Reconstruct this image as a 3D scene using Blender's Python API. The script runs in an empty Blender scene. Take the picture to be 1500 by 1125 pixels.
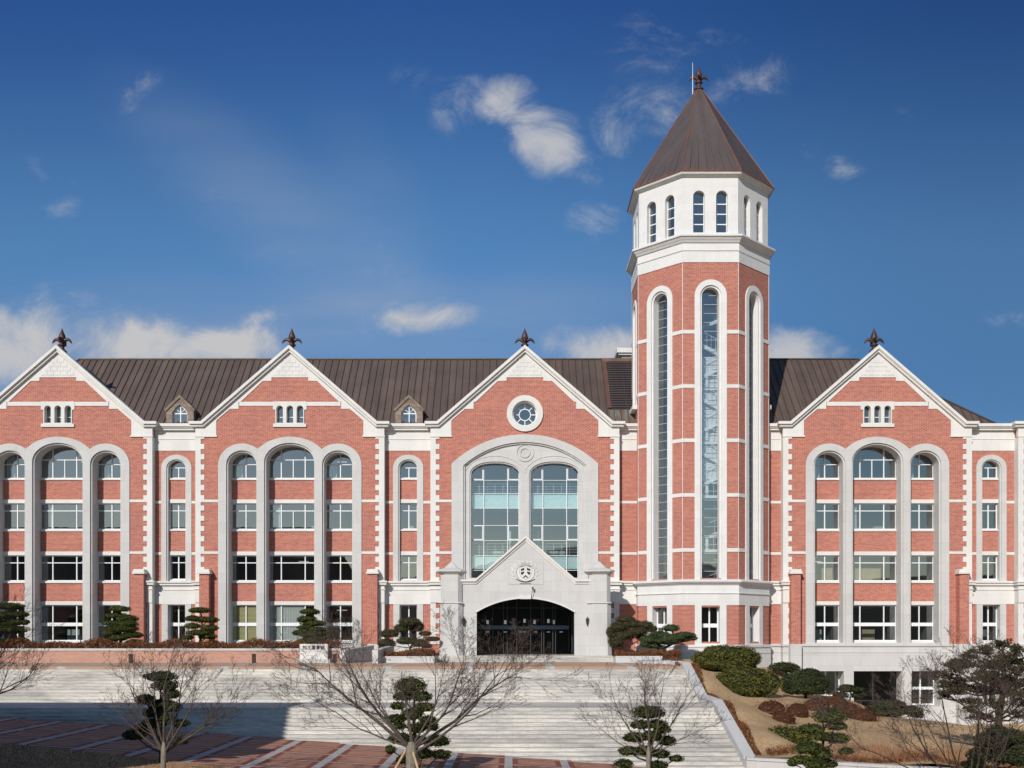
import bpy, math, random
from mathutils import Matrix, Vector
from mathutils.geometry import tessellate_polygon
R = math.radians
random.seed(7)
sc = bpy.context.scene
COL = sc.collection

# ------------------------------------------------------------------ camera
cam_d = bpy.data.cameras.new('camera'); cam = bpy.data.objects.new('camera', cam_d); COL.objects.link(cam)
cam.location = (0, -80, 0); cam.rotation_euler = (R(90), 0, 0)
cam_d.sensor_width = 36; cam_d.lens = 1560/1500*36
cam_d.shift_y = (930-562.5)/1500
cam_d.clip_start = .5; cam_d.clip_end = 4000
sc.camera = cam

# ------------------------------------------------------------------ light
SUN_AZ, SUN_EL = 23, 29
SKY_STRENGTH, SUN_STRENGTH = 0.085, 3.9
sd = bpy.data.lights.new('sun', 'SUN'); sun = bpy.data.objects.new('sun', sd); COL.objects.link(sun)
sd.energy = SUN_STRENGTH; sd.angle = R(.55); sd.color = (1, .95, .88)
tr = Vector((math.sin(R(SUN_AZ))*math.cos(R(SUN_EL)), math.cos(R(SUN_AZ))*math.cos(R(SUN_EL)), -math.sin(R(SUN_EL))))
sun.rotation_euler = (-tr).to_track_quat('Z', 'Y').to_euler()
sun.location = (-60, -120, 80)

w = bpy.data.worlds.new('World'); sc.world = w; w.use_nodes = True
nt = w.node_tree; nt.nodes.clear()
def N(t, **k):
    n = nt.nodes.new(t)
    for a, b in k.items(): setattr(n, a, b)
    return n
def L(a, b): nt.links.new(a, b)
def MT(op, a, b=None, c=None, clamp=False):
    n = N('ShaderNodeMath', operation=op); n.use_clamp = clamp
    for i, v in enumerate((a, b, c)):
        if v is None: continue
        if isinstance(v, (int, float)): n.inputs[i].default_value = v
        else: L(v, n.inputs[i])
    return n.outputs[0]
sky = N('ShaderNodeTexSky'); sky.sky_type = 'NISHITA'; sky.sun_disc = False
sky.sun_elevation = R(SUN_EL); sky.sun_rotation = R(180+SUN_AZ)
sky.air_density = 1.0; sky.dust_density = .25; sky.ozone_density = 3.0; sky.altitude = 300
hs = N('ShaderNodeHueSaturation'); hs.inputs['Saturation'].default_value = 1.21; hs.inputs['Value'].default_value = 1.0
L(sky.outputs[0], hs.inputs['Color'])
bg = N('ShaderNodeBackground'); bg.inputs[1].default_value = SKY_STRENGTH
tc = N('ShaderNodeTexCoord'); sp = N('ShaderNodeSeparateXYZ'); L(tc.outputs['Generated'], sp.inputs[0])
ay = MT('MAXIMUM', MT('ABSOLUTE', sp.outputs[1]), .05)
u = MT('DIVIDE', sp.outputs[0], ay); v = MT('DIVIDE', sp.outputs[2], ay)
gr = N('ShaderNodeValToRGB'); gr.color_ramp.interpolation = 'EASE'; ge = gr.color_ramp.elements
ge.new(.5); ge[0].position = .20; ge[0].color = (.33,.38,.44,1); ge[1].position = .37; ge[1].color = (.53,.53,.54,1); ge[2].position = .62; ge[2].color = (.27,.33,.465,1)
L(v, gr.inputs[0]); gm_ = N('ShaderNodeMixRGB', blend_type='MULTIPLY'); gm_.inputs[0].default_value = 1
L(hs.outputs[0], gm_.inputs[1]); L(gr.outputs[0], gm_.inputs[2])
us = N('ShaderNodeMapRange', interpolation_type='SMOOTHSTEP'); L(u, us.inputs[0]); us.inputs[1].default_value = -.15; us.inputs[2].default_value = .5; us.inputs[3].default_value = 1.12; us.inputs[4].default_value = .72
fr_ = MT('GREATER_THAN', sp.outputs[1], 0.0)      # the polarised darkening belongs to the half of the sky away from the sun
gsc = N('ShaderNodeMixRGB', blend_type='MULTIPLY'); gsc.inputs[0].default_value = 1; L(gm_.outputs[0], gsc.inputs[1]); L(us.outputs[0], gsc.inputs[2])
back = N('ShaderNodeMixRGB', blend_type='MULTIPLY'); back.inputs[0].default_value = 1; L(hs.outputs[0], back.inputs[1]); back.inputs[2].default_value = (.72,.62,.53,1)
gm_ = N('ShaderNodeMixRGB'); L(fr_, gm_.inputs[0]); L(back.outputs[0], gm_.inputs[1]); L(gsc.outputs[0], gm_.inputs[2])
gs_ = N('ShaderNodeMixRGB', blend_type='ADD'); gs_.inputs[0].default_value = 1; L(gm_.outputs[0], gs_.inputs[1]); L(gm_.outputs[0], gs_.inputs[2])
L(gs_.outputs[0], bg.inputs[0])
cx_ = N('ShaderNodeCombineXYZ'); L(u, cx_.inputs[0]); L(MT('MULTIPLY', v, 1.35), cx_.inputs[1])
nz = N('ShaderNodeTexNoise'); nz.inputs['Scale'].default_value = 13; nz.inputs['Detail'].default_value = 10; nz.inputs['Roughness'].default_value = .68
nz.inputs['Distortion'].default_value = .6
L(cx_.outputs[0], nz.inputs['Vector'])
nz2 = N('ShaderNodeTexNoise'); nz2.inputs['Scale'].default_value = 7; nz2.inputs['Detail'].default_value = 5
L(cx_.outputs[0], nz2.inputs['Vector'])
sepw = N('ShaderNodeSeparateXYZ'); L(nz2.outputs['Color'], sepw.inputs[0])
uu = MT('ADD', u, MT('MULTIPLY', MT('SUBTRACT', sepw.outputs[0], .5), .10))
vv = MT('ADD', v, MT('MULTIPLY', MT('SUBTRACT', sepw.outputs[1], .5), .085))
CLOUDS = [(738,162,95,40,1.15,-8),(795,222,88,48,1.1,-32),(668,176,50,30,.55,0),(845,235,40,26,.7,0),
 (915,185,55,75,.62,10),(960,160,60,45,.45,0),(975,80,100,38,.42,0),(1105,105,80,45,.42,15),(1040,130,90,50,.3,0),
 (612,452,85,32,.95,5),(890,506,85,40,1.5,0),(1150,508,65,34,1.3,0),(1215,518,30,16,.6,0),
 (20,505,130,60,1.2,0),(195,492,110,48,1.3,0),(318,502,115,46,1.45,0),(378,462,48,24,.75,10),(110,530,90,30,.8,0),
 (86,302,38,28,.55,0),(205,130,48,18,.42,20),(858,338,42,30,.6,0),(1220,222,40,24,.5,0),(600,132,40,24,.3,30),(1340,150,50,26,.22,25),
 (1490,460,60,26,.35,0),(75,245,60,20,.3,-30),(330,300,260,60,.16,-35),(560,380,200,60,.14,-30)]
tot = None
for (cx, cy, rx, ry, s, rot) in CLOUDS:
    u0 = (cx-750)/1560; v0 = (930-cy)/1560; a = rx*1.35/1560; b = ry*1.4/1560; cr = math.cos(R(rot)); sr = math.sin(R(rot))
    du = MT('SUBTRACT', uu, u0); dv = MT('SUBTRACT', vv, v0)
    p = MT('MULTIPLY_ADD', du, cr/a, MT('MULTIPLY', dv, sr/a))
    q = MT('MULTIPLY_ADD', du, -sr/b, MT('MULTIPLY', dv, cr/b))
    d = MT('MULTIPLY_ADD', p, p, MT('MULTIPLY', q, q))
    m = MT('MULTIPLY', MT('SUBTRACT', 1.0, MT('SQRT', d), clamp=True), s)
    tot = m if tot is None else MT('MAXIMUM', tot, m)
den = MT('ADD', tot, MT('MULTIPLY', MT('SUBTRACT', nz.outputs['Fac'], .5), MT('MULTIPLY', MT('MINIMUM', MT('MULTIPLY', tot, 4.0), 1.0), 2.3)))
mr = N('ShaderNodeMapRange', interpolation_type='SMOOTHSTEP'); L(den, mr.inputs[0])
mr.inputs[1].default_value = .10; mr.inputs[2].default_value = 1.30; mr.inputs[3].default_value = 0; mr.inputs[4].default_value = .86
bgc = N('ShaderNodeBackground'); bgc.inputs[1].default_value = .62
cr_ = N('ShaderNodeMixRGB'); cr_.inputs[1].default_value = (.60,.68,.80,1); cr_.inputs[2].default_value = (.88,.88,.90,1)
L(MT('MULTIPLY', den, 1.1, clamp=True), cr_.inputs[0]); L(cr_.outputs[0], bgc.inputs[0])
# thin high streaks of haze running diagonally
HAZE = [(430,330,420,120,.16,-38),(640,480,380,100,.26,0),(250,480,440,110,.20,0),(560,300,200,90,.07,-60),(900,440,300,110,.10,0)]
rotv = N('ShaderNodeMapping'); rotv.inputs['Rotation'].default_value = (0,0,R(38)); rotv.inputs['Scale'].default_value = (1.0,4.5,1); L(cx_.outputs[0], rotv.inputs[0])
nz3 = N('ShaderNodeTexNoise'); nz3.inputs['Scale'].default_value = 3.2; nz3.inputs['Detail'].default_value = 6; nz3.inputs['Roughness'].default_value = .55; L(rotv.outputs[0], nz3.inputs['Vector'])
hz = None
for (cx, cy, rx, ry, s_, rot) in HAZE:
    u0 = (cx-750)/1560; v0 = (930-cy)/1560; a = rx/1560; b = ry/1560; c_ = math.cos(R(rot)); q_ = math.sin(R(rot))
    du = MT('SUBTRACT', u, u0); dv = MT('SUBTRACT', v, v0)
    p = MT('MULTIPLY_ADD', du, c_/a, MT('MULTIPLY', dv, q_/a)); q = MT('MULTIPLY_ADD', du, -q_/b, MT('MULTIPLY', dv, c_/b))
    m = MT('SUBTRACT', 1.0, MT('MULTIPLY_ADD', p, p, MT('MULTIPLY', q, q)), clamp=True); m = MT('MULTIPLY', MT('MULTIPLY', m, m), s_)
    hz = m if hz is None else MT('ADD', hz, m)
hz = MT('MULTIPLY', hz, MT('MULTIPLY_ADD', nz3.outputs['Fac'], 2.6, -.35))
allc = MT('ADD', mr.outputs[0], MT('MAXIMUM', hz, 0.0), clamp=True)
mx = N('ShaderNodeMixShader'); L(allc, mx.inputs[0]); L(bg.outputs[0], mx.inputs[1]); L(bgc.outputs[0], mx.inputs[2])
ow = N('ShaderNodeOutputWorld'); L(mx.outputs[0], ow.inputs[0])
sc.view_settings.view_transform = 'Standard'; sc.view_settings.look = 'None'
sc.view_settings.exposure = 0; sc.view_settings.gamma = 1
sc.render.engine = 'CYCLES'

# ------------------------------------------------------------------ materials
MATS = {}
class MG:
    """tiny node-material helper"""
    def __init__(s, name, rough=.8, spec=.3):
        s.m = bpy.data.materials.new(name); s.m.use_nodes = True; s.t = s.m.node_tree
        s.b = s.t.nodes['Principled BSDF']; s.b.inputs['Roughness'].default_value = rough
        s.b.inputs['Specular IOR Level'].default_value = spec
        MATS[name] = s.m
    def n(s, t, **k):
        x = s.t.nodes.new(t)
        for a, b in k.items(): setattr(x, a, b)
        return x
    def l(s, a, b): s.t.links.new(a, b)
    def coord(s, kind='UV', scale=(1,1,1)):
        c = s.n('ShaderNodeTexCoord'); mp = s.n('ShaderNodeMapping'); mp.inputs['Scale'].default_value = scale
        s.l(c.outputs[kind], mp.inputs[0]); return mp.outputs[0]
    def noise(s, co, scale, detail=4, rough=.55, dist=0):
        x = s.n('ShaderNodeTexNoise'); x.inputs['Scale'].default_value = scale; x.inputs['Detail'].default_value = detail
        x.inputs['Roughness'].default_value = rough; x.inputs['Distortion'].default_value = dist
        s.l(co, x.inputs['Vector']); return x.outputs['Fac']
    def ramp(s, f, stops):
        x = s.n('ShaderNodeValToRGB'); e = x.color_ramp.elements
        while len(e) < len(stops): e.new(.5)
        for i, (p, c) in enumerate(stops): e[i].position = p; e[i].color = (*c, 1)
        s.l(f, x.inputs[0]); return x.outputs[0]
    def mix(s, f, a, b, mode='MIX'):
        x = s.n('ShaderNodeMixRGB', blend_type=mode)
        for i, vv in enumerate((f, a, b)):
            if isinstance(vv, (int, float)): x.inputs[i].default_value = vv
            elif isinstance(vv, tuple): x.inputs[i].default_value = (*vv, 1)
            else: s.l(vv, x.inputs[i])
        return x.outputs[0]
    def mth(s, op, a, b=0.0, clamp=False):
        x = s.n('ShaderNodeMath', operation=op); x.use_clamp = clamp
        for i, vv in enumerate((a, b)):
            if isinstance(vv, (int, float)): x.inputs[i].default_value = vv
            else: s.l(vv, x.inputs[i])
        return x.outputs[0]
    def col(s, c):
        if isinstance(c, tuple): s.b.inputs['Base Color'].default_value = (*c, 1)
        else: s.l(c, s.b.inputs['Base Color'])
    def bump(s, h, strength=.3, dist=.02):
        x = s.n('ShaderNodeBump'); x.inputs['Strength'].default_value = strength; x.inputs['Distance'].default_value = dist
        s.l(h, x.inputs['Height']); s.l(x.outputs[0], s.b.inputs['Normal'])

def brick_mat(name, c1, c2, mortar, w=.23, h=.078, ms=.009, coord='UV'):
    g = MG(name, .85, .2); co = g.coord(coord)
    b = g.n('ShaderNodeTexBrick'); g.l(co, b.inputs['Vector'])
    b.inputs['Color1'].default_value = (*c1, 1); b.inputs['Color2'].default_value = (*c2, 1); b.inputs['Mortar'].default_value = (*mortar, 1)
    b.inputs['Scale'].default_value = 1; b.inputs['Brick Width'].default_value = w; b.inputs['Row Height'].default_value = h
    b.inputs['Mortar Size'].default_value = ms; b.inputs['Mortar Smooth'].default_value = .3; b.inputs['Bias'].default_value = 0
    st = g.noise(g.coord(coord, (.35, 5.0, 1)), 1.9, 5, .7)
    pa = g.noise(co, .45, 5, .65)
    c = g.mix(g.ramp(st, [(.3,(0,0,0)),(.7,(1,1,1))]), (.95,.87,.97), (1.06,1.09,.93))
    c = g.mix(1.0, b.outputs[0], c, 'MULTIPLY')
    c = g.mix(1.0, c, g.ramp(pa, [(.3,(.91,.93,.98)),(.7,(1.07,1.05,1.0))]), 'MULTIPLY')
    g.col(c); g.bump(b.outputs['Fac'], -.25, .01)
    return g.m
brick_mat('red_brick', (.48,.160,.108), (.335,.090,.068), (.60,.41,.35), .27, .095, .0105)
brick_mat('dark_brick', (.50,.27,.21), (.42,.21,.16), (.52,.40,.34))
def stone_mat(name, base, w=1.25, h=.77, var=.06, joint=.8, coord='UV', ms=.008):
    g = MG(name, .8, .25); co = g.coord(coord)
    b = g.n('ShaderNodeTexBrick'); g.l(co, b.inputs['Vector'])
    lo = tuple(x*(1-var) for x in base); hi = tuple(x*(1+var) for x in base)
    b.inputs['Color1'].default_value = (*lo, 1); b.inputs['Color2'].default_value = (*hi, 1)
    b.inputs['Mortar'].default_value = (*(x*joint for x in base), 1)
    b.inputs['Scale'].default_value = 1; b.inputs['Brick Width'].default_value = w; b.inputs['Row Height'].default_value = h
    b.inputs['Mortar Size'].default_value = ms; b.inputs['Mortar Smooth'].default_value = .2
    n1 = g.noise(co, 60, 3, .7); n2 = g.noise(g.coord(coord, (1.5, .5, 1)), .8, 4)
    c = g.mix(1.0, b.outputs[0], g.ramp(n1, [(.3,(.93,.93,.93)),(.7,(1.05,1.05,1.05))]), 'MULTIPLY')
    c = g.mix(1.0, c, g.ramp(n2, [(.28,(.93,.93,.935)),(.55,(1.0,1.0,1.0)),(.75,(1.04,1.035,1.02))]), 'MULTIPLY')
    g.col(c); return g.m
stone_mat('granite', (.57,.56,.545), var=.035, joint=.80, ms=.010)
stone_mat('granite_trim', (.71,.695,.665), var=.03, joint=.9)
stone_mat('tower_stone', (.72,.71,.695), w=1.0, h=.6, var=.03, joint=.88)
stone_mat('beige_stone', (.26,.20,.16), w=.4, h=.3, var=.3, joint=.7, ms=.02)
g = MG('white_frame', .45, .4); g.col((.78,.79,.80))
g = MG('grey_frame', .45, .4); g.col((.42,.45,.48))
g = MG('plaster', .9, .1); g.col((.62,.63,.62))
g = MG('interior_wall', .95, .1); g.col((.27,.27,.27))
g = MG('stair_white', .7, .2); g.col((.75,.77,.77))
g = MG('blind_yellow', .9, .1)
wv = g.n('ShaderNodeTexWave', bands_direction='Y'); wv.inputs['Scale'].default_value = 3.2; g.l(g.coord('UV'), wv.inputs[0])
g.col(g.ramp(wv.outputs[0], [(.0,(.50,.43,.22)),(1,(.80,.72,.42))]))
g = MG('curtain', .9, .1)
wv = g.n('ShaderNodeTexWave', bands_direction='X'); wv.inputs['Scale'].default_value = 1.6; wv.inputs['Distortion'].default_value = 1.5; g.l(g.coord('UV'), wv.inputs[0])
g.col(g.ramp(wv.outputs[0], [(.0,(.55,.56,.52)),(1,(.80,.80,.74))]))
g = MG('cardboard', .8, .2); g.col(g.ramp(g.noise(g.coord('UV'), 2), [(.3,(.50,.38,.24)),(.7,(.58,.45,.29))]))
g = MG('spandrel_cyan', .15, .5); g.col((.80,.88,.85))
g = MG('dark_metal', .5, .5); g.col((.03,.035,.045))
g = MG('door_header', .4, .5); g.col((.07,.12,.18))
g = MG('ceiling_lamp', .5, .2); g.col((.8,.8,.8)); g.b.inputs['Emission Color'].default_value = (1,.97,.9,1); g.b.inputs['Emission Strength'].default_value = .8
g = MG('emblem_ink', .6, .3); g.col((.025,.03,.035))
g = MG('emblem_grey', .6, .3); g.col((.19,.21,.23))

def glass_mat(name, tint, f0, f1):
    g = MG(name); t = g.t; t.nodes.remove(g.b)
    tr_ = g.n('ShaderNodeBsdfTransparent'); tr_.inputs[0].default_value = (*tint, 1)
    gl = g.n('ShaderNodeBsdfGlossy'); gl.inputs['Roughness'].default_value = .015; gl.inputs[0].default_value = (.92,.94,.95,1)
    bp = g.n('ShaderNodeBump'); bp.inputs['Strength'].default_value = .05; bp.inputs['Distance'].default_value = .02
    g.l(g.noise(g.coord('Object', (1,1,1)), .9, 2), bp.inputs['Height']); g.l(bp.outputs[0], gl.inputs['Normal'])
    lw = g.n('ShaderNodeLayerWeight'); lw.inputs[0].default_value = .3
    mr = g.n('ShaderNodeMapRange'); g.l(lw.outputs['Fresnel'], mr.inputs[0])
    mr.inputs[1].default_value = 0; mr.inputs[2].default_value = 1; mr.inputs[3].default_value = f0; mr.inputs[4].default_value = f1
    mix = g.n('ShaderNodeMixShader'); g.l(mr.outputs[0], mix.inputs[0]); g.l(tr_.outputs[0], mix.inputs[1]); g.l(gl.outputs[0], mix.inputs[2])
    g.l(mix.outputs[0], t.nodes['Material Output'].inputs[0]); return g.m
glass_mat('window_glass', (.72,.78,.80), .24, .95)
glass_mat('atrium_glass', (.68,.78,.80), .24, .95)
glass_mat('tower_glass', (.88,.93,.95), .26, .8)
glass_mat('door_glass', (.30,.31,.33), .03, .6)

def metal_roof(name, c1, c2, rust=None):
    g = MG(name, .5, .5); co = g.coord('Object')
    n = g.noise(co, .5, 6, .65); n3 = g.noise(g.coord('UV', (1.85, .12, 1)), 1.0, 2)
    c = g.ramp(n, [(.3, c1), (.7, c2)])
    c = g.mix(1.0, c, g.ramp(n3, [(.35,(.86,.86,.86)),(.65,(1.14,1.12,1.1))]), 'MULTIPLY')
    if rust: 
        n2 = g.noise(g.coord('UV', (3, .4, 1)), 1.5, 5, .7)
        c = g.mix(g.ramp(n2, [(.45,(0,0,0)),(.65,(1,1,1))]), c, rust)
    g.col(c); g.b.inputs['Metallic'].default_value = .25; return g.m
metal_roof('brown_roof', (.118,.085,.070), (.155,.115,.096))
metal_roof('roof_seam', (.068,.051,.045), (.09,.068,.06))
metal_roof('spire_roof', (.095,.080,.082), (.125,.103,.102), (.13,.09,.078))
metal_roof('copper_edge', (.20,.085,.05), (.28,.12,.07), (.15,.09,.06))
metal_roof('louvre_brown', (.12,.065,.045), (.17,.095,.07))
metal_roof('rusty_sheet', (.14,.08,.055), (.21,.13,.085), (.20,.25,.23))
metal_roof('finial_bronze', (.055,.028,.028), (.11,.055,.048))

def foliage_mat(name, cols, sc_=2.2):
    g = MG(name, .75, .15)
    gm = g.n('ShaderNodeNewGeometry'); n = g.noise(g.coord('Object'), sc_, 3)
    f = g.mth('ADD', g.mth('MULTIPLY', gm.outputs['Random Per Island'], .5), g.mth('MULTIPLY', n, .6))
    g.col(g.ramp(f, [(.25, cols[0]), (.55, cols[1]), (.8, cols[2])]))
    g.b.inputs['Subsurface Weight'].default_value = 0
    return g.m
foliage_mat('conifer_leaf', [(.018,.027,.007),(.052,.068,.013),(.115,.125,.026)])
foliage_mat('conifer_dark', [(.014,.020,.009),(.034,.044,.016),(.070,.078,.026)])
foliage_mat('pine_leaf', [(0.025,0.046,0.019),(0.056,0.081,0.031),(0.102,0.121,0.046)])
foliage_mat('pine_brown', [(0.054,0.031,0.019),(0.070,0.062,0.028),(0.093,0.090,0.040)])
foliage_mat('bush_olive', [(.030,.036,.008),(.085,.088,.018),(.17,.14,.032)])
foliage_mat('azalea_rust', [(0.068,0.027,0.015),(0.143,0.057,0.027),(0.225,0.105,0.045)], 4)
foliage_mat('hedge_rust', [(0.083,0.030,0.015),(0.180,0.063,0.027),(0.255,0.128,0.048)], 3)
foliage_mat('dry_grass', [(0.176,0.083,0.044),(0.275,0.143,0.077),(0.374,0.220,0.121)], 4)
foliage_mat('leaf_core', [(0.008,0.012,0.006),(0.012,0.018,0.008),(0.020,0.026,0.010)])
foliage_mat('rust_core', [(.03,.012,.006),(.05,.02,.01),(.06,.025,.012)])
foliage_mat('wood_leaf', [(0.020,0.030,0.015),(0.040,0.050,0.025),(0.060,0.060,0.035)], .05)
def bark(name, a, b):
    g = MG(name, .9, .15); g.col(g.ramp(g.noise(g.coord('Object', (6,6,1.5)), 3, 5, .7), [(.35, a), (.65, b)])); return g.m
bark('bark_grey', (.13,.11,.09), (.27,.24,.19)); bark('twig', (.060,.042,.038), (.11,.08,.068)); bark('bark_brown', (.035,.025,.020), (.085,.06,.048))
bark('wood_pole', (.40,.27,.16), (.55,.40,.26))

g = MG('lawn', .95, .1); co = g.coord('Object')
c = g.ramp(g.noise(co, 9, 6, .75), [(.3,(.34,.215,.115)),(.5,(.54,.375,.22)),(.7,(.68,.51,.33))])
c = g.mix(1.0, c, g.ramp(g.noise(co, .9, 4, .6), [(.3,(.82,.78,.74)),(.65,(1.08,1.05,1.0))]), 'MULTIPLY')
g.col(c); g.bump(g.noise(co, 14, 5, .8), .9, .09)
g = MG('soil', .95, .1); g.col(g.ramp(g.noise(g.coord('Object'), 5, 6, .75), [(.3,(.07,.04,.025)),(.7,(.15,.09,.055))])); 
g = MG('far_ground', .95, .1); g.col(g.ramp(g.noise(g.coord('Object'), .05, 6, .7), [(.35,(.08,.075,.045)),(.65,(.17,.14,.09))]))

def stair_mat():
    g = MG('stair_stone', .75, .25); co = g.coord('Object')
    n = g.noise(g.coord('Object', (.12, 1.0, 1.0)), 3.2, 6, .72); n2 = g.noise(g.coord('Object', (.35, 3, 3)), 6, 4, .7)
    c = g.ramp(n, [(.30,(.30,.29,.275)),(.44,(.46,.445,.42)),(.62,(.58,.56,.52))])
    c = g.mix(1.0, c, g.ramp(n2, [(.3,(.74,.74,.75)),(.55,(1.05,1.05,1.04))]), 'MULTIPLY')
    c = g.mix(1.0, c, g.ramp(g.noise(co, 25, 3), [(.3,(.93,.93,.93)),(.7,(1.05,1.05,1.05))]), 'MULTIPLY')
    sx_ = g.n('ShaderNodeSeparateXYZ'); g.l(co, sx_.inputs[0])
    row = g.mth('FLOOR', g.mth('MULTIPLY', sx_.outputs[2], 1/.15)); off = g.mth('MULTIPLY', g.mth('MODULO', g.mth('ADD', row, 1000.0), 2.0), .75)
    fj = g.mth('MODULO', g.mth('ADD', g.mth('ADD', sx_.outputs[0], off), 1500.0), 1.5)
    c = g.mix(g.mth('LESS_THAN', fj, .03), c, g.mix(1.0, c, (.84,.84,.84), 'MULTIPLY'))
    c = g.mix(1.0, c, g.ramp(g.noise(g.coord('Object', (.16,.5,.5)), .9, 4, .6), [(.35,(.82,.81,.80)),(.6,(1.16,1.14,1.11))]), 'MULTIPLY')
    g.col(c)
stair_mat()
def paving_mat(name, px, py, x0, y0, strip=.30, border=(.25,.075,.05), ca=(.44,.20,.12), cb=(.36,.145,.09)):
    g = MG(name, .85, .2); co = g.coord('Object')
    sp = g.n('ShaderNodeSeparateXYZ'); g.l(co, sp.inputs[0])
    def cell(o, p, off): return g.mth('MODULO', g.mth('ADD', g.mth('DIVIDE', g.mth('SUBTRACT', o, off), p), 1000.0), 1.0)
    fx = cell(sp.outputs[0], px, x0); fy = cell(sp.outputs[1], py, y0)
    ex = g.mth('MULTIPLY', g.mth('MINIMUM', fx, g.mth('SUBTRACT', 1.0, fx)), px)
    ey = g.mth('MULTIPLY', g.mth('MINIMUM', fy, g.mth('SUBTRACT', 1.0, fy)), py)
    e = g.mth('MINIMUM', g.mth('ADD', ex, 0.0), g.mth('ADD', ey, strip*.20))
    b = g.n('ShaderNodeTexBrick'); g.l(co, b.inputs['Vector']); b.inputs['Scale'].default_value = 1
    b.inputs['Brick Width'].default_value = .22; b.inputs['Row Height'].default_value = .11; b.inputs['Mortar Size'].default_value = .008
    b.inputs['Color1'].default_value = (*ca,1); b.inputs['Color2'].default_value = (*cb,1); b.inputs['Mortar'].default_value = (.5,.36,.28,1)
    inner = g.mix(1.0, b.outputs[0], g.ramp(g.noise(co, 1.2, 5, .7), [(.3,(.80,.80,.80)),(.7,(1.12,1.1,1.06))]), 'MULTIPLY')
    c = g.mix(g.mth('LESS_THAN', e, strip*.5+.24), inner, border)
    st = g.ramp(g.noise(co, 3, 5, .7), [(.3,(.36,.34,.32)),(.7,(.50,.48,.45))])
    c = g.mix(g.mth('LESS_THAN', e, strip*.5), c, st)
    g.col(c)
paving_mat('paving', 2.45, 2.45, -7.5, -30.0, .34)
paving_mat('terrace_paving', 4.9, 3.0, -7.5, -16.2, .5, (.42,.27,.19), (.50,.34,.24), (.44,.28,.20))

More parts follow.
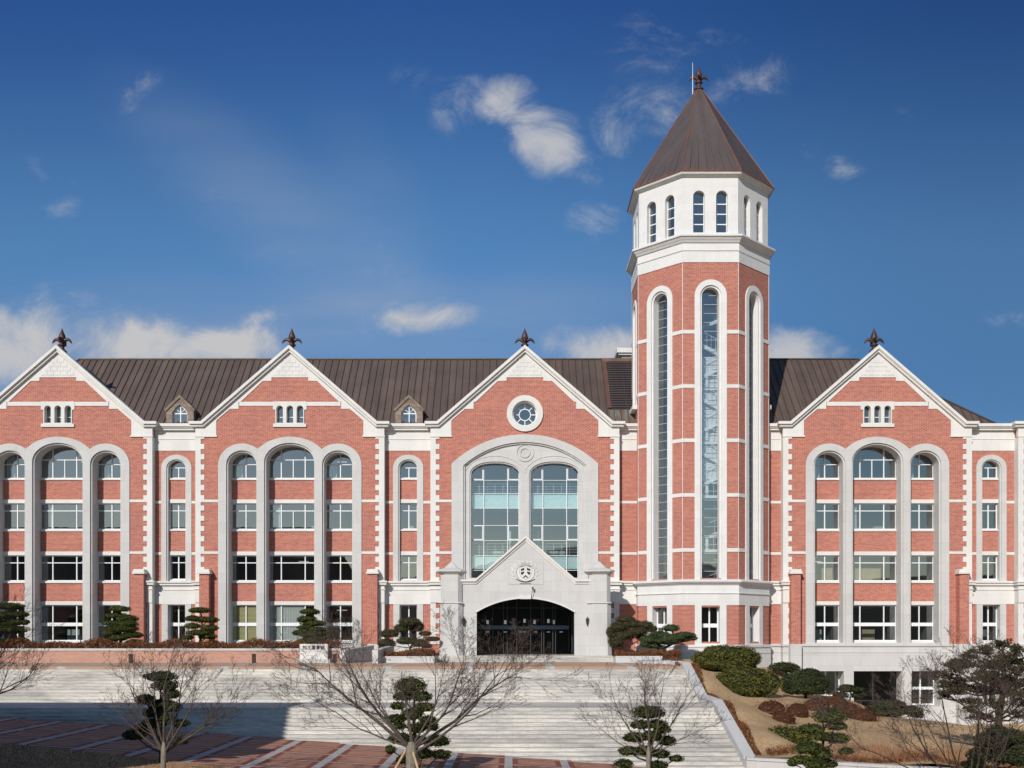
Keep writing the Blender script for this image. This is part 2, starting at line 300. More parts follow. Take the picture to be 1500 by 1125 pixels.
# ------------------------------------------------------------------ mesh builder
class MB:
    def __init__(s, M=None): s.v = []; s.f = []; s.uv = []; s.M = M or Matrix.Identity(4); s.mi = []; s.cur = 0
    def face(s, pts):
        a, b = pts[0], pts[1]
        n = Vector((0,0,0))
        for i in range(len(pts)):
            p, q = pts[i], pts[(i+1) % len(pts)]
            n += Vector(((p[1]-q[1])*(p[2]+q[2]), (p[2]-q[2])*(p[0]+q[0]), (p[0]-q[0])*(p[1]+q[1])))
        ax, ay, az = abs(n[0]), abs(n[1]), abs(n[2])
        if ay >= ax and ay >= az: uv = [(p[0], p[2]) for p in pts]
        elif ax >= az: uv = [(p[1], p[2]) for p in pts]
        else: uv = [(p[0], p[1]) for p in pts]
        i0 = len(s.v)
        s.v += [tuple(s.M @ Vector(p)) for p in pts]
        s.f.append(tuple(range(i0, i0+len(pts)))); s.uv += uv; s.mi.append(s.cur)
    def box(s, x0, x1, y0, y1, z0, z1):
        if x0 > x1: x0, x1 = x1, x0
        if y0 > y1: y0, y1 = y1, y0
        if z0 > z1: z0, z1 = z1, z0
        F = s.face
        F([(x0,y0,z0),(x1,y0,z0),(x1,y0,z1),(x0,y0,z1)]); F([(x1,y1,z0),(x0,y1,z0),(x0,y1,z1),(x1,y1,z1)])
        F([(x0,y1,z0),(x0,y0,z0),(x0,y0,z1),(x0,y1,z1)]); F([(x1,y0,z0),(x1,y1,z0),(x1,y1,z1),(x1,y0,z1)])
        F([(x0,y0,z1),(x1,y0,z1),(x1,y1,z1),(x0,y1,z1)]); F([(x0,y1,z0),(x1,y1,z0),(x1,y0,z0),(x0,y0,z0)])
    def plate(s, outer, holes=(), y0=0, y1=.3, back=True):
        def area(p): return sum(p[i][0]*p[(i+1) % len(p)][1]-p[(i+1) % len(p)][0]*p[i][1] for i in range(len(p)))
        outer = list(outer) if area(outer) > 0 else list(outer)[::-1]
        hs_ = [list(h) if area(h) < 0 else list(h)[::-1] for h in holes]
        loops = [outer]+hs_; flat = [p for lp in loops for p in lp]
        tris = tessellate_polygon([[Vector((p[0], p[1], 0)) for p in lp] for lp in loops])
        for t in tris:
            a, b, c = [flat[i] for i in t]
            ar = (b[0]-a[0])*(c[1]-a[1])-(c[0]-a[0])*(b[1]-a[1])
            if abs(ar) < 1e-9: continue
            if ar < 0: b, c = c, b
            s.face([(a[0],y0,a[1]),(b[0],y0,b[1]),(c[0],y0,c[1])])
            if back: s.face([(a[0],y1,a[1]),(c[0],y1,c[1]),(b[0],y1,b[1])])
        for lp in loops:
            for i in range(len(lp)):
                p, q = lp[i], lp[(i+1) % len(lp)]
                s.face([(p[0],y0,p[1]),(p[0],y1,p[1]),(q[0],y1,q[1]),(q[0],y0,q[1])])
    def tube(s, pts, rad, n=6, cap=False):
        """pts list of Vector, rad list"""
        rings = []
        up = Vector((0.13,0.21,1)).normalized()
        for i, p in enumerate(pts):
            d = (pts[min(i+1, len(pts)-1)]-pts[max(i-1, 0)])
            if d.length < 1e-6: d = Vector((0,0,1))
            d.normalize(); a = d.cross(up)
            if a.length < .05: a = d.cross(Vector((1,0,0)))
            a.normalize(); b = d.cross(a)
            r = rad[i]; i0 = len(s.v)
            for k in range(n):
                t = 2*math.pi*k/n; s.v.append(tuple(s.M @ (p+a*(r*math.cos(t))+b*(r*math.sin(t)))))
            rings.append(i0)
        for i in range(len(pts)-1):
            a0, b0 = rings[i], rings[i+1]
            for k in range(n):
                k2 = (k+1) % n
                s.f.append((a0+k, a0+k2, b0+k2, b0+k)); s.uv += [(0,0),(1,0),(1,1),(0,1)]; s.mi.append(s.cur)
        if cap:
            for r0 in (rings[0], rings[-1]):
                s.f.append(tuple(range(r0, r0+n))); s.uv += [(0,0)]*n; s.mi.append(s.cur)
    def lathe(s, prof, c=(0,0,0), n=16):
        pts = [Vector((c[0], c[1], c[2]+z)) for r, z in prof]
        rings = []
        for (r, z) in prof:
            i0 = len(s.v)
            for k in range(n):
                t = 2*math.pi*(k+.5)/n; s.v.append(tuple(s.M @ Vector((c[0]+r*math.cos(t), c[1]+r*math.sin(t), c[2]+z))))
            rings.append(i0)
        for i in range(len(prof)-1):
            for k in range(n):
                k2 = (k+1) % n
                s.f.append((rings[i]+k, rings[i]+k2, rings[i+1]+k2, rings[i+1]+k)); s.uv += [(k/n*4,prof[i][1]),((k+1)/n*4,prof[i][1]),((k+1)/n*4,prof[i+1][1]),(k/n*4,prof[i+1][1])]; s.mi.append(s.cur)
        s.f.append(tuple(rings[-1]+k for k in range(n))); s.uv += [(0,0)]*n; s.mi.append(s.cur)
        s.f.append(tuple(rings[0]+n-1-k for k in range(n))); s.uv += [(0,0)]*n; s.mi.append(s.cur)
    def build(s, name, mats, parent=None, smooth=False):
        if isinstance(mats, str): mats = [mats]
        me = bpy.data.meshes.new(name); me.from_pydata(s.v, [], s.f)
        ul = me.uv_layers.new(name='UVMap')
        flat = [c for p in s.uv for c in p]
        if len(flat) == 2*len(me.loops): ul.data.foreach_set('uv', flat)
        for m in mats: me.materials.append(MATS[m])
        if len(mats) > 1: me.polygons.foreach_set('material_index', s.mi)
        if smooth: me.polygons.foreach_set('use_smooth', [True]*len(me.polygons))
        me.update()
        o = bpy.data.objects.new(name, me); COL.objects.link(o)
        if parent: 
            o.parent = parent
            o.matrix_parent_inverse = Matrix.Identity(4)
            off = Vector((0,0,0)); q = parent
            while q: off += q.location; q = q.parent
            if off.length > 0: me.transform(Matrix.Translation(-off))
        return o
def tag(o, label=None, cat=None, group=None, kind=None):
    if label: o['label'] = label
    if cat: o['category'] = cat
    if group: o['group'] = group
    if kind: o['kind'] = kind
    return o
def empty(name, loc=(0,0,0)):
    o = bpy.data.objects.new(name, None); o.empty_display_size = .3; COL.objects.link(o); o.location = loc; return o
def piece(name, mat, parent, *b):
    m = MB(); m.box(*b); return m.build(name, mat, parent)
def rect(x0, x1, z0, z1): return [(x0,z0),(x1,z0),(x1,z1),(x0,z1)]
def arch(cx, hw, z0, zs, rise, n=16, p=2.0):
    """opening: straight to zs, elliptic head of given rise"""
    pts = [(cx-hw, z0), (cx+hw, z0)]
    for i in range(n+1):
        t = math.pi*i/n; c, s_ = math.cos(t), math.sin(t)
        pts.append((cx+hw*math.copysign(abs(c)**(2/p), c), zs+rise*abs(s_)**(2/p)))
    return pts
def segarch(cx, hw, z0, zs, rise, n=20):
    Rr = (hw*hw+rise*rise)/(2*rise); a = math.asin(min(1, hw/Rr)); 
    pts = [(cx-hw, z0), (cx+hw, z0)]
    for i in range(n+1):
        t = a-2*a*i/n; pts.append((cx+Rr*math.sin(t), zs+rise-Rr+Rr*math.cos(t)))
    return pts

# ================================================================== BUILDING
bld = empty('school_building', (0, 0, -1.5))
tag(bld, 'long red brick school building with stone gables, arched windows, octagonal tower and entrance porch', 'building')
BASE = -3.0

WINS = []
def window(parent, x0, x1, z0, z1, y, vs=(), hs=(), name='window', fr=.06, glass='window_glass', M=None, sill=None, segs=()):
    """vs: x positions of mullions (full height) or (x,za,zb); hs: z or (z,thickness)"""
    m = MB(M); d = .08
    m.box(x0, x0+fr, y, y+d, z0, z1); m.box(x1-fr, x1, y, y+d, z0, z1)
    m.box(x0+fr, x1-fr, y, y+d, z0, z0+fr); m.box(x0+fr, x1-fr, y, y+d, z1-fr, z1)
    for q in vs:
        if isinstance(q, tuple): m.box(q[0]-fr*.42, q[0]+fr*.42, y-.012, y+d-.012, q[1], q[2])
        else: m.box(q-fr*.5, q+fr*.5, y-.012, y+d-.012, z0+.01, z1-.01)
    for q in hs:
        z, th = q if isinstance(q, tuple) else (q, fr)
        m.box(x0+.01, x1-.01, y+.004, y+d-.004, z-th/2, z+th/2)
    o = m.build(name, 'white_frame', parent)
    gm = MB(M); gm.face([(x0,y+.05,z0),(x1,y+.05,z0),(x1,y+.05,z1),(x0,y+.05,z1)])
    gm.build('glass', glass, o)
    if sill:
        s_ = MB(M); s_.box(*sill); s_.build('sill', 'granite_trim', o)
    return o

def triple_outline(d=0.0, zb=-1.4):
    """outer outline of the triple arched surround, shrunk by d; centred on 0"""
    pts = []
    ow_ = 5.38-d
    def ell(cx, hw, zs, rise, t0, t1, n):
        return [(cx+hw*math.cos(R(t0+(t1-t0)*i/n)), zs+rise*math.sin(R(t0+(t1-t0)*i/n))) for i in range(n+1)]
    pts += [(-ow_, zb), (ow_, zb)]
    side = ell(3.6, 1.78-d, 12.75, 1.62-d, 0, 132, 14)
    mid = ell(0, 2.75-d, 13.0, 1.87-d, 38, 142, 18)
    pts += [p for p in side if p[0] > 2.33]
    pts += [p for p in mid if abs(p[0]) < 2.28]
    pts += [(-p[0], p[1]) for p in side if p[0] > 2.33][::-1]
    return pts
OPN = [(-3.6, 1.06, 12.8, .93), (0, 1.81, 13.0, 1.3), (3.6, 1.06, 12.8, .93)]   # cx, half, spring, rise
HALF = 7.06
P = 1.12     # depth of window plane behind the front

def gable_trim(parent, cx, band=True):
    m = MB(Matrix.Translation((cx,0,0)))
    st = [(-HALF-.03,14.9),(-HALF-.03,15.75),(-6.55,15.75),(0,21.40),(6.55,15.75),(HALF+.03,15.75),(HALF+.03,14.9),
          (5.52,14.9),(5.52,16.1),(4.5,16.97),(3.85,16.97),(3.85,17.5),(3.7,17.5),(2.05,19.05),(1.38,19.08),(1.38,19.34),
          (-1.38,19.34),(-1.38,19.08),(-2.05,19.05),(-3.7,17.5),(-3.85,17.5),(-3.85,16.97),(-4.5,16.97),(-5.52,16.1),(-5.52,14.9)]
    m.plate(st, y0=-.05, y1=.25)
    m.box(-HALF-.07, -5.46, -.10, .1, 14.86, 14.98); m.box(5.46, HALF+.07, -.10, .1, 14.86, 14.98)
    if band: m.box(-3.8, 3.8, -.045, .2, 17.2, 17.5)
    # raised stone blocks in the tip
    z = 19.5
    for n in (5, 4, 3, 2):
        for i in range(n): m.box((i-n/2)*.5+.03, (i-n/2)*.5+.46, -.075, -.04, z, z+.27)
        z += .31
    m.build('gable_trim', 'granite_trim', parent)
    # rake cornice
    m = MB(Matrix.Translation((cx,0,0)))
    def band_poly(t0, t1, ext=0):
        k = 1.322
        o_ = [(-7.5-ext,15.98-t0),(-6.6+.37*t0,15.98-t0),(0,21.69-k*t0),(6.6-.37*t0,15.98-t0),(7.5+ext,15.98-t0)]
        i_ = [(7.5+ext,15.98-t1),(6.6-.37*t1,15.98-t1),(0,21.69-k*t1),(-6.6+.37*t1,15.98-t1),(-7.5-ext,15.98-t1)]
        return o_+i_
    m.plate(band_poly(0,.20), y0=-.42, y1=.6); m.plate(band_poly(.202,.25,-.05), y0=-.34, y1=.6)
    m.plate(band_poly(.252,.37,-.10), y0=-.26, y1=.5)
    m.build('cornice', 'granite_trim', parent)

def quoins(parent, xe, side, z0, z1, ret=.62, yb=0):
    """corner stones at edge xe; side=+1: stones extend to +x from the edge"""
    m = MB(); h = .385; i = 0; z = z0
    while z < z1-.05:
        wd = .64 if i % 2 == 0 else .37
        a, b = xe-side*.035, xe+side*wd
        m.box(a, b, yb-.05, yb+ret, z, min(z+h, z1)); z += h; i += 1
    m.build('quoins', 'granite_trim', parent)

def buttress(parent, x, zb=-1.6):
    m = MB(); m.box(x-.36, x+.36, -.62, .1, zb, 4.55); o = m.build('buttress', 'red_brick', parent)
    m = MB(); m.box(x-.46, x+.46, -.76, .15, 4.55, 4.72); m.box(x-.40, x+.40, -.69, .12, 4.72, 4.90)
    m.build('cap', 'granite_trim', o)
    if zb < -.8: 
        m = MB(); m.box(x-.42, x+.42, -.68, .1, zb-.1, -.68); m.build('base', 'granite', o)

def finial(parent, x, y, z):
    m = MB(Matrix.Translation((x,y,z)))
    m.lathe([(.20,-.35),(.22,0),(.34,.03),(.38,.10),(.33,.18),(.22,.26),(.16,.40),(.17,.52),(.29,.56),(.30,.64),(.17,.70),(.16,.80),
             (.23,.95),(.27,1.12),(.235,1.32),(.13,1.58),(.05,1.78),(.01,1.90)], n=12)
    for k in range(4):
        a = k*math.pi/2; c, s_ = math.cos(a), math.sin(a)
        pr = [(.10,.86,.13),(.26,1.0,.135),(.42,1.04,.12),(.56,.98,.10),(.67,.86,.07),(.74,.72,.02)]
        m.tube([Vector((c*r, s_*r, zz)) for r, zz, q in pr], [q for r, zz, q in pr], 8)
    m.build('finial', 'finial_bronze', parent, smooth=True)

def interior(parent, x0, x1, levels, y0, y1, parts=()):
    m = MB(); m.cur = 0
    m.box(x0, x1, y1, y1+.2, levels[0], levels[-1])
    m.box(x0-.1, x0, y0, y1, levels[0], levels[-1]); m.box(x1, x1+.1, y0, y1, levels[0], levels[-1])
    for p in parts: m.box(p-.06, p+.06, y0+.05, y1, levels[0], levels[-1])
    m.cur = 1
    for z in levels: m.box(x0, x1, y0, y1, z-.12, z+.12)
    m.build('interior', ['interior_wall', 'plaster'], parent)
    rnd = random.Random(int(x0*13)); m = MB(); q = MB()
    for z in levels[:-1]:
        for _ in range(int((x1-x0)/1.1)):
            xx = rnd.uniform(x0+.3, x1-1.2); h = rnd.choice((.75,.8,1.1,1.5,1.9)); wd = rnd.uniform(.4,1.3); yy = y0+rnd.uniform(.3,2.5)
            m.cur = rnd.choice((0,0,1,2)); m.box(xx, xx+wd, yy, yy+rnd.uniform(.3,.6), z+.12, z+.12+h)
        for xx in (x0+(x1-x0)*.2, x0+(x1-x0)*.5, x0+(x1-x0)*.8):
            if rnd.random() < .4: q.box(xx-.4, xx+.4, y0+3.8, y0+3.9, z+3.55, z+3.6)
    m.build('furniture', ['plaster','cardboard','interior_wall'], parent); q.build('ceiling_light', 'ceiling_lamp', parent)

FL = [2.30, 6.34, 10.28]      # slab levels
def triple_gable(cx, basement=False, blinds=False):
    root = MB(Matrix.Translation((cx,0,0)))
    zb = -.69 if basement else BASE
    outer = [(-HALF,zb),(HALF,zb),(HALF,15.7),(6.5,15.7),(0,21.3),(-6.5,15.7),(-HALF,15.7)]
    smalls = [(-.76,.25,15.92,16.97,.25),(0,.25,15.92,16.97,.25),(.76,.25,15.92,16.97,.25)]
    so = [arch(c, hw+.03, a, s_, r+.03, 8) for c, hw, a, s_, r in smalls]
    bh = triple_outline(.25, -.675 if basement else -1.2)
    root.plate(outer, [bh]+so, 0, .32)
    wall = root.build('gable_wall', 'red_brick', bld)
    # stone surround in two steps
    zo = -.30 if basement else -1.3
    z1o = -.685 if basement else -2.6
    m = MB(Matrix.Translation((cx,0,0)))
    hA = [arch(c, hw+.12, zo+.01, s_, r+.12) for c, hw, s_, r in OPN]; hB = [arch(c, hw, zo, s_, r) for c, hw, s_, r in OPN]
    if basement:
        zo = -.60; hA = [arch(c, hw+.12, zo+.01, s_, r+.12) for c, hw, s_, r in OPN]; hB = [arch(c, hw, zo, s_, r) for c, hw, s_, r in OPN]
    m.plate(triple_outline(0, z1o), hA, -.07, .28)
    m.plate(triple_outline(.2, z1o+.02), hB, .07, P+.08)
    m.build('arch_surround', 'granite', wall)
    # small windows block
    m = MB(Matrix.Translation((cx,0,0)))
    m.plate([(-1.08,15.86),(1.08,15.86),(1.08,16.9),(1.26,16.9),(1.26,17.52),(-1.26,17.52),(-1.26,16.9),(-1.08,16.9)], [arch(*s_, 8) for s_ in smalls], -.075, .36)
    m.box(-1.24, 1.24, -.12, .3, 15.60, 15.855)
    m.build('window_surround', 'granite_trim', wall)
    for c, hw, a, s_, r in smalls:
        window(bld, cx+c-.3, cx+c+.3, 15.88, 17.3, .37, hs=[(16.42,.05)], fr=.05)
    gable_trim(wall, cx, True)
    # string bands + brick infill
    for z0, z1 in ((9.96,10.15),(6.08,6.27)):
        for sg in (-1, 1): piece('string_band', 'granite_trim', wall, cx+sg*5.3, cx+sg*(HALF-.3), -.045, .1, z0, z1)
    for c, hw, s_, r in OPN:
        a, b = cx+c-hw-.03, cx+c+hw+.03
        for z0, z1 in ((10.30,11.78),(6.34,7.88),(2.55,3.94)): piece('brick_panel', 'red_brick', wall, a, b, P, P+.3, z0, z1)
        for z0, z1 in ((10.02,10.30),(6.06,6.34),(2.28,2.55)): piece('lintel', 'granite_trim', wall, a, b, P-.08, P+.3, z0, z1)
        if not basement: piece('base_panel', 'granite', wall, a, b, P, P+.3, -2.6, -.62)
    rows = [(11.90, 14.6, 11.78), (8.02, 10.02, 7.88), (4.09, 6.06, 3.94), (-.47, 2.28, -.62)]
    for k, (z0, z1, zs) in enumerate(rows):
        for j, (c, hw, s_, r) in enumerate(OPN):
            a, b = cx+c-hw, cx+c+hw; y = P+.09
            mid = (j == 1)
            vs = [a+.9, b-.9] if mid else [cx+c]
            vs = [q if not mid else q for q in vs]
            hz = {0: [(13.34,.06)], 1: [(z1-.57,.065)], 2: [(z1-.57,.065)], 3: [(.80,.26)]}[k]
            if k == 0 and not mid: hz = [(12.93+.05,.06)]
            if mid and k == 0: vs = vs+[(cx, 11.95, 13.34)]
            if mid and k == 1 and cx < 0 and cx > -20: vs = vs+[(cx, z0, z1-.57)]
            fr = .075
            o = window(bld, a-.05, b+.05, z0, z1 if k else (14.4 if mid else 13.8), y, vs, hz, fr=fr, sill=(a-.03, b+.03, P-.10, P+.3, zs, z0-.002))
            if k == 3 and blinds and j in (0, 1):
                bm_ = MB(); bm_.box(a, b-(.9 if mid else 0), y+.12, y+.14, z0, z1); bm_.build('blind' if j == 0 else 'curtain', 'blind_yellow' if j == 0 else 'curtain', o)
            elif k in (0, 1) and (j+k) % 2 == 0:
                bm_ = MB(); bm_.box(a+.1, a+.75, y+.3, y+.32, z0, z1-.1); bm_.build('curtain', 'curtain', o)
    interior(wall, cx-5.1, cx+5.1, [-1.6]+FL+[14.9], P+.35, P+6, (cx-2.2, cx+2.2))
    # loft box behind the small windows
    m = MB(); m.box(cx-1.5, cx+1.5, 2.4, 2.5, 15.2, 17.8); m.build('loft_wall', 'interior_wall', wall)
    for sgn in (-1, 1):
        quoins(wall, cx+sgn*HALF, -sgn, -.68, 14.86)
        if not (sgn == -1 and cx > 40): buttress(wall, cx+sgn*(HALF-.78), -6.9 if basement else -1.6)
        # cornice wrapping the gable corner
        m = MB(); e = cx+sgn*HALF
        m.box(e-sgn*.42, e+sgn*.05, -.13, .7, 2.42, 3.72); m.box(e-sgn*.42, e+sgn*.12, -.20, .68, 3.40, 3.46)
        m.box(e-sgn*.42, e+sgn*.20, -.30, .66, 3.75, 3.92); m.box(e-sgn*.42, e+sgn*.26, -.38, .64, 3.922, 4.06)
        m.build('corner_cornice', 'granite_trim', wall)
        m = MB(); m.box(e-sgn*.05, e-sgn*.01, .02, .62, -2.9 if not basement else -.7, 15.7); m.build('return_wall', 'red_brick', wall)
    if basement:
        m = MB(Matrix.Translation((cx,0,0)))
        # plinth with lower ground floor openings
        ho = [rect(-4.66,-2.54,-4.7,-2.72), rect(-1.8,1.8,-6.86,-2.72), rect(2.54,4.66,-5.35,-2.72)]
        m.plate(rect(-HALF-.06, HALF+.06, -7.6, -.68), ho, -.10, 1.0)
        m.box(-HALF-.14, HALF+.14, -.2, .2, -.86, -.70); m.box(-HALF-.11, HALF+.11, -.14, .2, -1.34, -1.28)
        m.build('plinth', 'granite', wall)
        yy = 1.0
        window(bld, cx-4.7, cx-2.5, -4.66, -2.6, yy, [cx-3.6], [], fr=.11)
        window(bld, cx+2.5, cx+4.7, -5.33, -2.6, yy, [cx+3.6], [(-4.05,.2)], fr=.11)
        d = MB()
        d.box(cx-1.85, cx-1.78, yy, yy+.1, -6.9, -2.6); d.box(cx+1.78, cx+1.85, yy, yy+.1, -6.9, -2.6); d.box(cx-1.8, cx+1.8, yy, yy+.1, -5.05, -4.97)
        for q in (-.9, 0, .9): d.box(cx+q-.035, cx+q+.035, yy+.002, yy+.098, -6.9, -2.6 if q == 0 else -5.0)
        do = d.build('door', 'dark_metal', bld)
        gm = MB(); gm.face([(cx-1.8,yy+.05,-6.9),(cx+1.8,yy+.05,-6.9),(cx+1.8,yy+.05,-2.6),(cx-1.8,yy+.05,-2.6)]); gm.build('glass', 'door_glass', do)
        interior(wall, cx-5.5, cx+5.5, [-7.0,-1.9], 1.2, 6)
    # cross roof
    m = MB(Matrix.Translation((cx,0,0)))
    for sg in (-1, 1):
        a, b = (0, 21.36), (sg*6.9, 15.44)
        q = [(a[0],.5,a[1]),(b[0],.5,b[1]),(b[0],6.9,b[1]),(a[0],6.9,a[1])]
        m.face(q if sg < 0 else q[::-1])
    if cx < 40: m.build('gable_roof', 'brown_roof', bld); finial(bld, cx, .72, 21.35)
    return wall

G1, G2, G3, G4, G5 = -34.1, -16.68, .97, 27.44, 45.1
triple_gable(G1); triple_gable(G2, blinds=True); triple_gable(G4, basement=True); triple_gable(G5, basement=True)
# something stored behind a right-hand window
m = MB(); m.box(26.2, 28.3, 1.75, 1.9, 4.15, 5.1); m.box(23.8, 24.6, 1.75, 1.95, 4.15, 5.15); m.build('stored_board', 'cardboard', bld)

# ------------------------------------------------------------------ recessed bays
def recess(x0, x1, win=True, basement=False, cx=None, trim_left=True):
    Y = .62; cx = cx if cx is not None else (x0+x1)/2; T = Matrix.Translation((0, Y, 0))
    m = MB(T); zb = BASE if not basement else -.7
    oA, oW = (cx, 1.14, 12.68, .92), (cx, .66, 12.62, .58)
    holes = []
    if win: holes = [arch(cx, .9, 4.06, 12.6, .75, 10), rect(cx-.8, cx+.8, -.9 if not basement else -.65, 2.3)]
    m.plate(rect(x0, x1, zb, 13.95), holes, 0, .3); wall = m.build('bay_wall', 'red_brick', bld)
    m = MB(T)
    m.box(x0, x1, -.06, .3, 13.93, 15.45); m.box(x0, x1, -.10, .2, 14.78, 14.85)
    m.box(x0, x1, -.30, .25, 15.45, 15.62); m.box(x0, x1, -.42, .22, 15.622, 15.70); m.box(x0, x1, -.50, .2, 15.702, 15.92)
    m.build('cornice', 'granite_trim', wall)
    m = MB(T)
    m.box(x0, x1, -.07, .25, 2.32, 3.74); m.box(x0, x1, -.12, .2, 3.38, 3.44)
    m.box(x0, x1, -.22, .2, 3.742, 3.92); m.box(x0, x1, -.32, .18, 3.922, 4.06)
    m.build('lower_cornice', 'granite_trim', wall)
    for z0, z1 in ((9.94,10.13),(6.06,6.25)):
        for a, b in (((x0, cx-1.1), (cx+1.1, x1)) if win else ((x0, x1),)): piece('string_band', 'granite_trim', wall, a, b, Y-.045, Y+.1, z0, z1)
    if basement:
        m = MB(T); m.plate(rect(x0, x1, -7.6, -.68), [rect(cx-.62, cx+.62, -5.35, -2.72)] if win else [], -.09, .5)
        m.box(x0, x1, -.2, .1, -.86, -.70); m.box(x0, x1, -.13, .1, -1.34, -1.28); m.build('plinth', 'granite', wall)
        if win: window(bld, cx-.66, cx+.66, -5.33, -2.6, Y+.5, [cx], [(-4.05,.2)], fr=.1)
    if win:
        m = MB(T)
        zt = -2.6 if not basement else -.685
        m.plate(arch(cx, 1.14, 4.05, 12.68, .95), [arch(cx, .76, 4.07, 12.62, .66)], -.07, .2)
        m.plate(arch(cx, 1.1, 4.04, 12.66, .9), [arch(cx, .66, 4.06, 12.62, .58)], .03, .5)
        zo = -.68 if not basement else -.62
        m.plate(rect(cx-1.12, cx+1.12, zt, 2.33), [rect(cx-.66, cx+.66, zo, 2.28)], -.055, .5)
        m.build('window_surround', 'granite', wall)
        for z0, z1 in ((10.30,11.78),(6.34,7.88)): piece('brick_panel', 'red_brick', wall, cx-.68, cx+.68, Y+.32, Y+.6, z0, z1)
        for z0, z1 in ((10.02,10.30),(6.06,6.34)): piece('lintel', 'granite_trim', wall, cx-.68, cx+.68, Y+.26, Y+.6, z0, z1)
        for k, (z0, z1, hz) in enumerate([(11.9,13.4,12.72),(8.02,10.02,9.45),(4.2,6.06,5.5),(-.5,2.28,None)]):
            h = [(hz,.06)] if hz else [(.80,.26)]
            window(bld, cx-.68, cx+.68, z0, z1, Y+.51, [(cx, z0, hz or z1)] if k == 0 else [cx], h, fr=.08,
                   sill=(cx-.68, cx+.68, Y+.24, Y+.6, z0-.13, z0-.002))
        interior(wall, cx-1.5, cx+1.5, [-1.6]+FL+[14.0], Y+.7, Y+5)
e = HALF
recess(G1+e, G2-e); recess(G2+e, G3-e); recess(G3+e, 9.9, win=False); recess(18.9, G4-e, win=False, basement=True); recess(G4+e, G5-e, basement=True)

# ------------------------------------------------------------------ central gable
m = MB(Matrix.Translation((G3,0,0)))
outer = [(-HALF,BASE),(HALF,BASE),(HALF,15.7),(6.5,15.7),(0,21.3),(-6.5,15.7),(-HALF,15.7)]
circ = lambda cx, cz, r, n=32: [(cx+r*math.cos(2*math.pi*i/n), cz+r*math.sin(2*math.pi*i/n)) for i in range(n)]
m.plate(outer, [segarch(0, 5.2, -1.6, 12.7, 2.1), circ(0, 16.62, 1.1)], 0, .32)
cg = m.build('gable_wall', 'red_brick', bld)
gable_trim(cg, G3, False)
m = MB(Matrix.Translation((G3,0,0)))
m.plate(segarch(0, 5.5, -1.5, 12.85, 2.2), [segarch(0, 4.62, -1.48, 12.72, 1.75)], -.10, .3)
m.plate(segarch(0, 5.3, -1.49, 12.8, 2.05), [segarch(0, 4.50, -1.47, 12.70, 1.65)], .02, .35)
hl = [arch(s_*2.24, 1.82, 4.3, 12.0, .95, 20, 2.3) for s_ in (-1, 1)]
hl2 = [arch(s_*2.24, 1.92, 4.29, 12.0, 1.05, 20, 2.3) for s_ in (-1, 1)]
m.plate(segarch(0, 4.9, 3.2, 12.72, 1.75), hl2, .16, .4); m.plate(segarch(0, 4.8, 3.21, 12.7, 1.7), hl, .26, .72)
m.plate(circ(0, 13.72, .68), [circ(0, 13.72, .58)], .10, .2); m.plate(circ(0, 13.72, .40), [circ(0, 13.72, .30)], .09, .2)
for s_ in (-1, 1):   # raised rib above each arch
    a_ = [(s_*2.24+2.33*math.cos(R(t)), 12.0+1.52*math.sin(R(t))) for t in range(8, 173, 12)]
    b_ = [(s_*2.24+2.26*math.cos(R(t)), 12.0+1.45*math.sin(R(t))) for t in range(8, 173, 12)]
    m.plate(a_+b_[::-1], y0=.125, y1=.2)
m.build('arch_surround', 'granite', cg)
m = MB(Matrix.Translation((G3,0,0)))
m.plate(circ(0, 16.62, 1.36), [circ(0, 16.62, .95)], -.14, .3); m.plate(circ(0, 16.62, 1.2), [circ(0, 16.62, .88)], -.02, .45)
m.build('round_surround', 'granite_trim', cg)
m = MB(Matrix.Translation((G3,0,0)))
m.plate(circ(0, 16.62, .93), [circ(0, 16.62, .83)], .46, .54); m.plate(circ(0, 16.62, .46), [circ(0, 16.62, .40)], .455, .53)
for k in range(8):
    t = math.pi/8*0+k*math.pi/4; c, s_ = math.cos(t), math.sin(t); q = .03
    m.plate([(c*.44-s_*q, 16.62+s_*.44+c*q),(c*.86-s_*q, 16.62+s_*.86+c*q),(c*.86+s_*q, 16.62+s_*.86-c*q),(c*.44+s_*q, 16.62+s_*.44-c*q)], y0=.458, y1=.53)
rw = m.build('round_window', 'white_frame', bld)
m = MB(Matrix.Translation((G3,0,0))); m.plate(circ(0, 16.62, .92), y0=.5, y1=.505, back=False); m.build('glass', 'window_glass', rw)
m = MB(); m.box(G3-1.5, G3+1.5, 2.4, 2.5, 15.2, 18); m.build('loft_wall', 'interior_wall', cg)
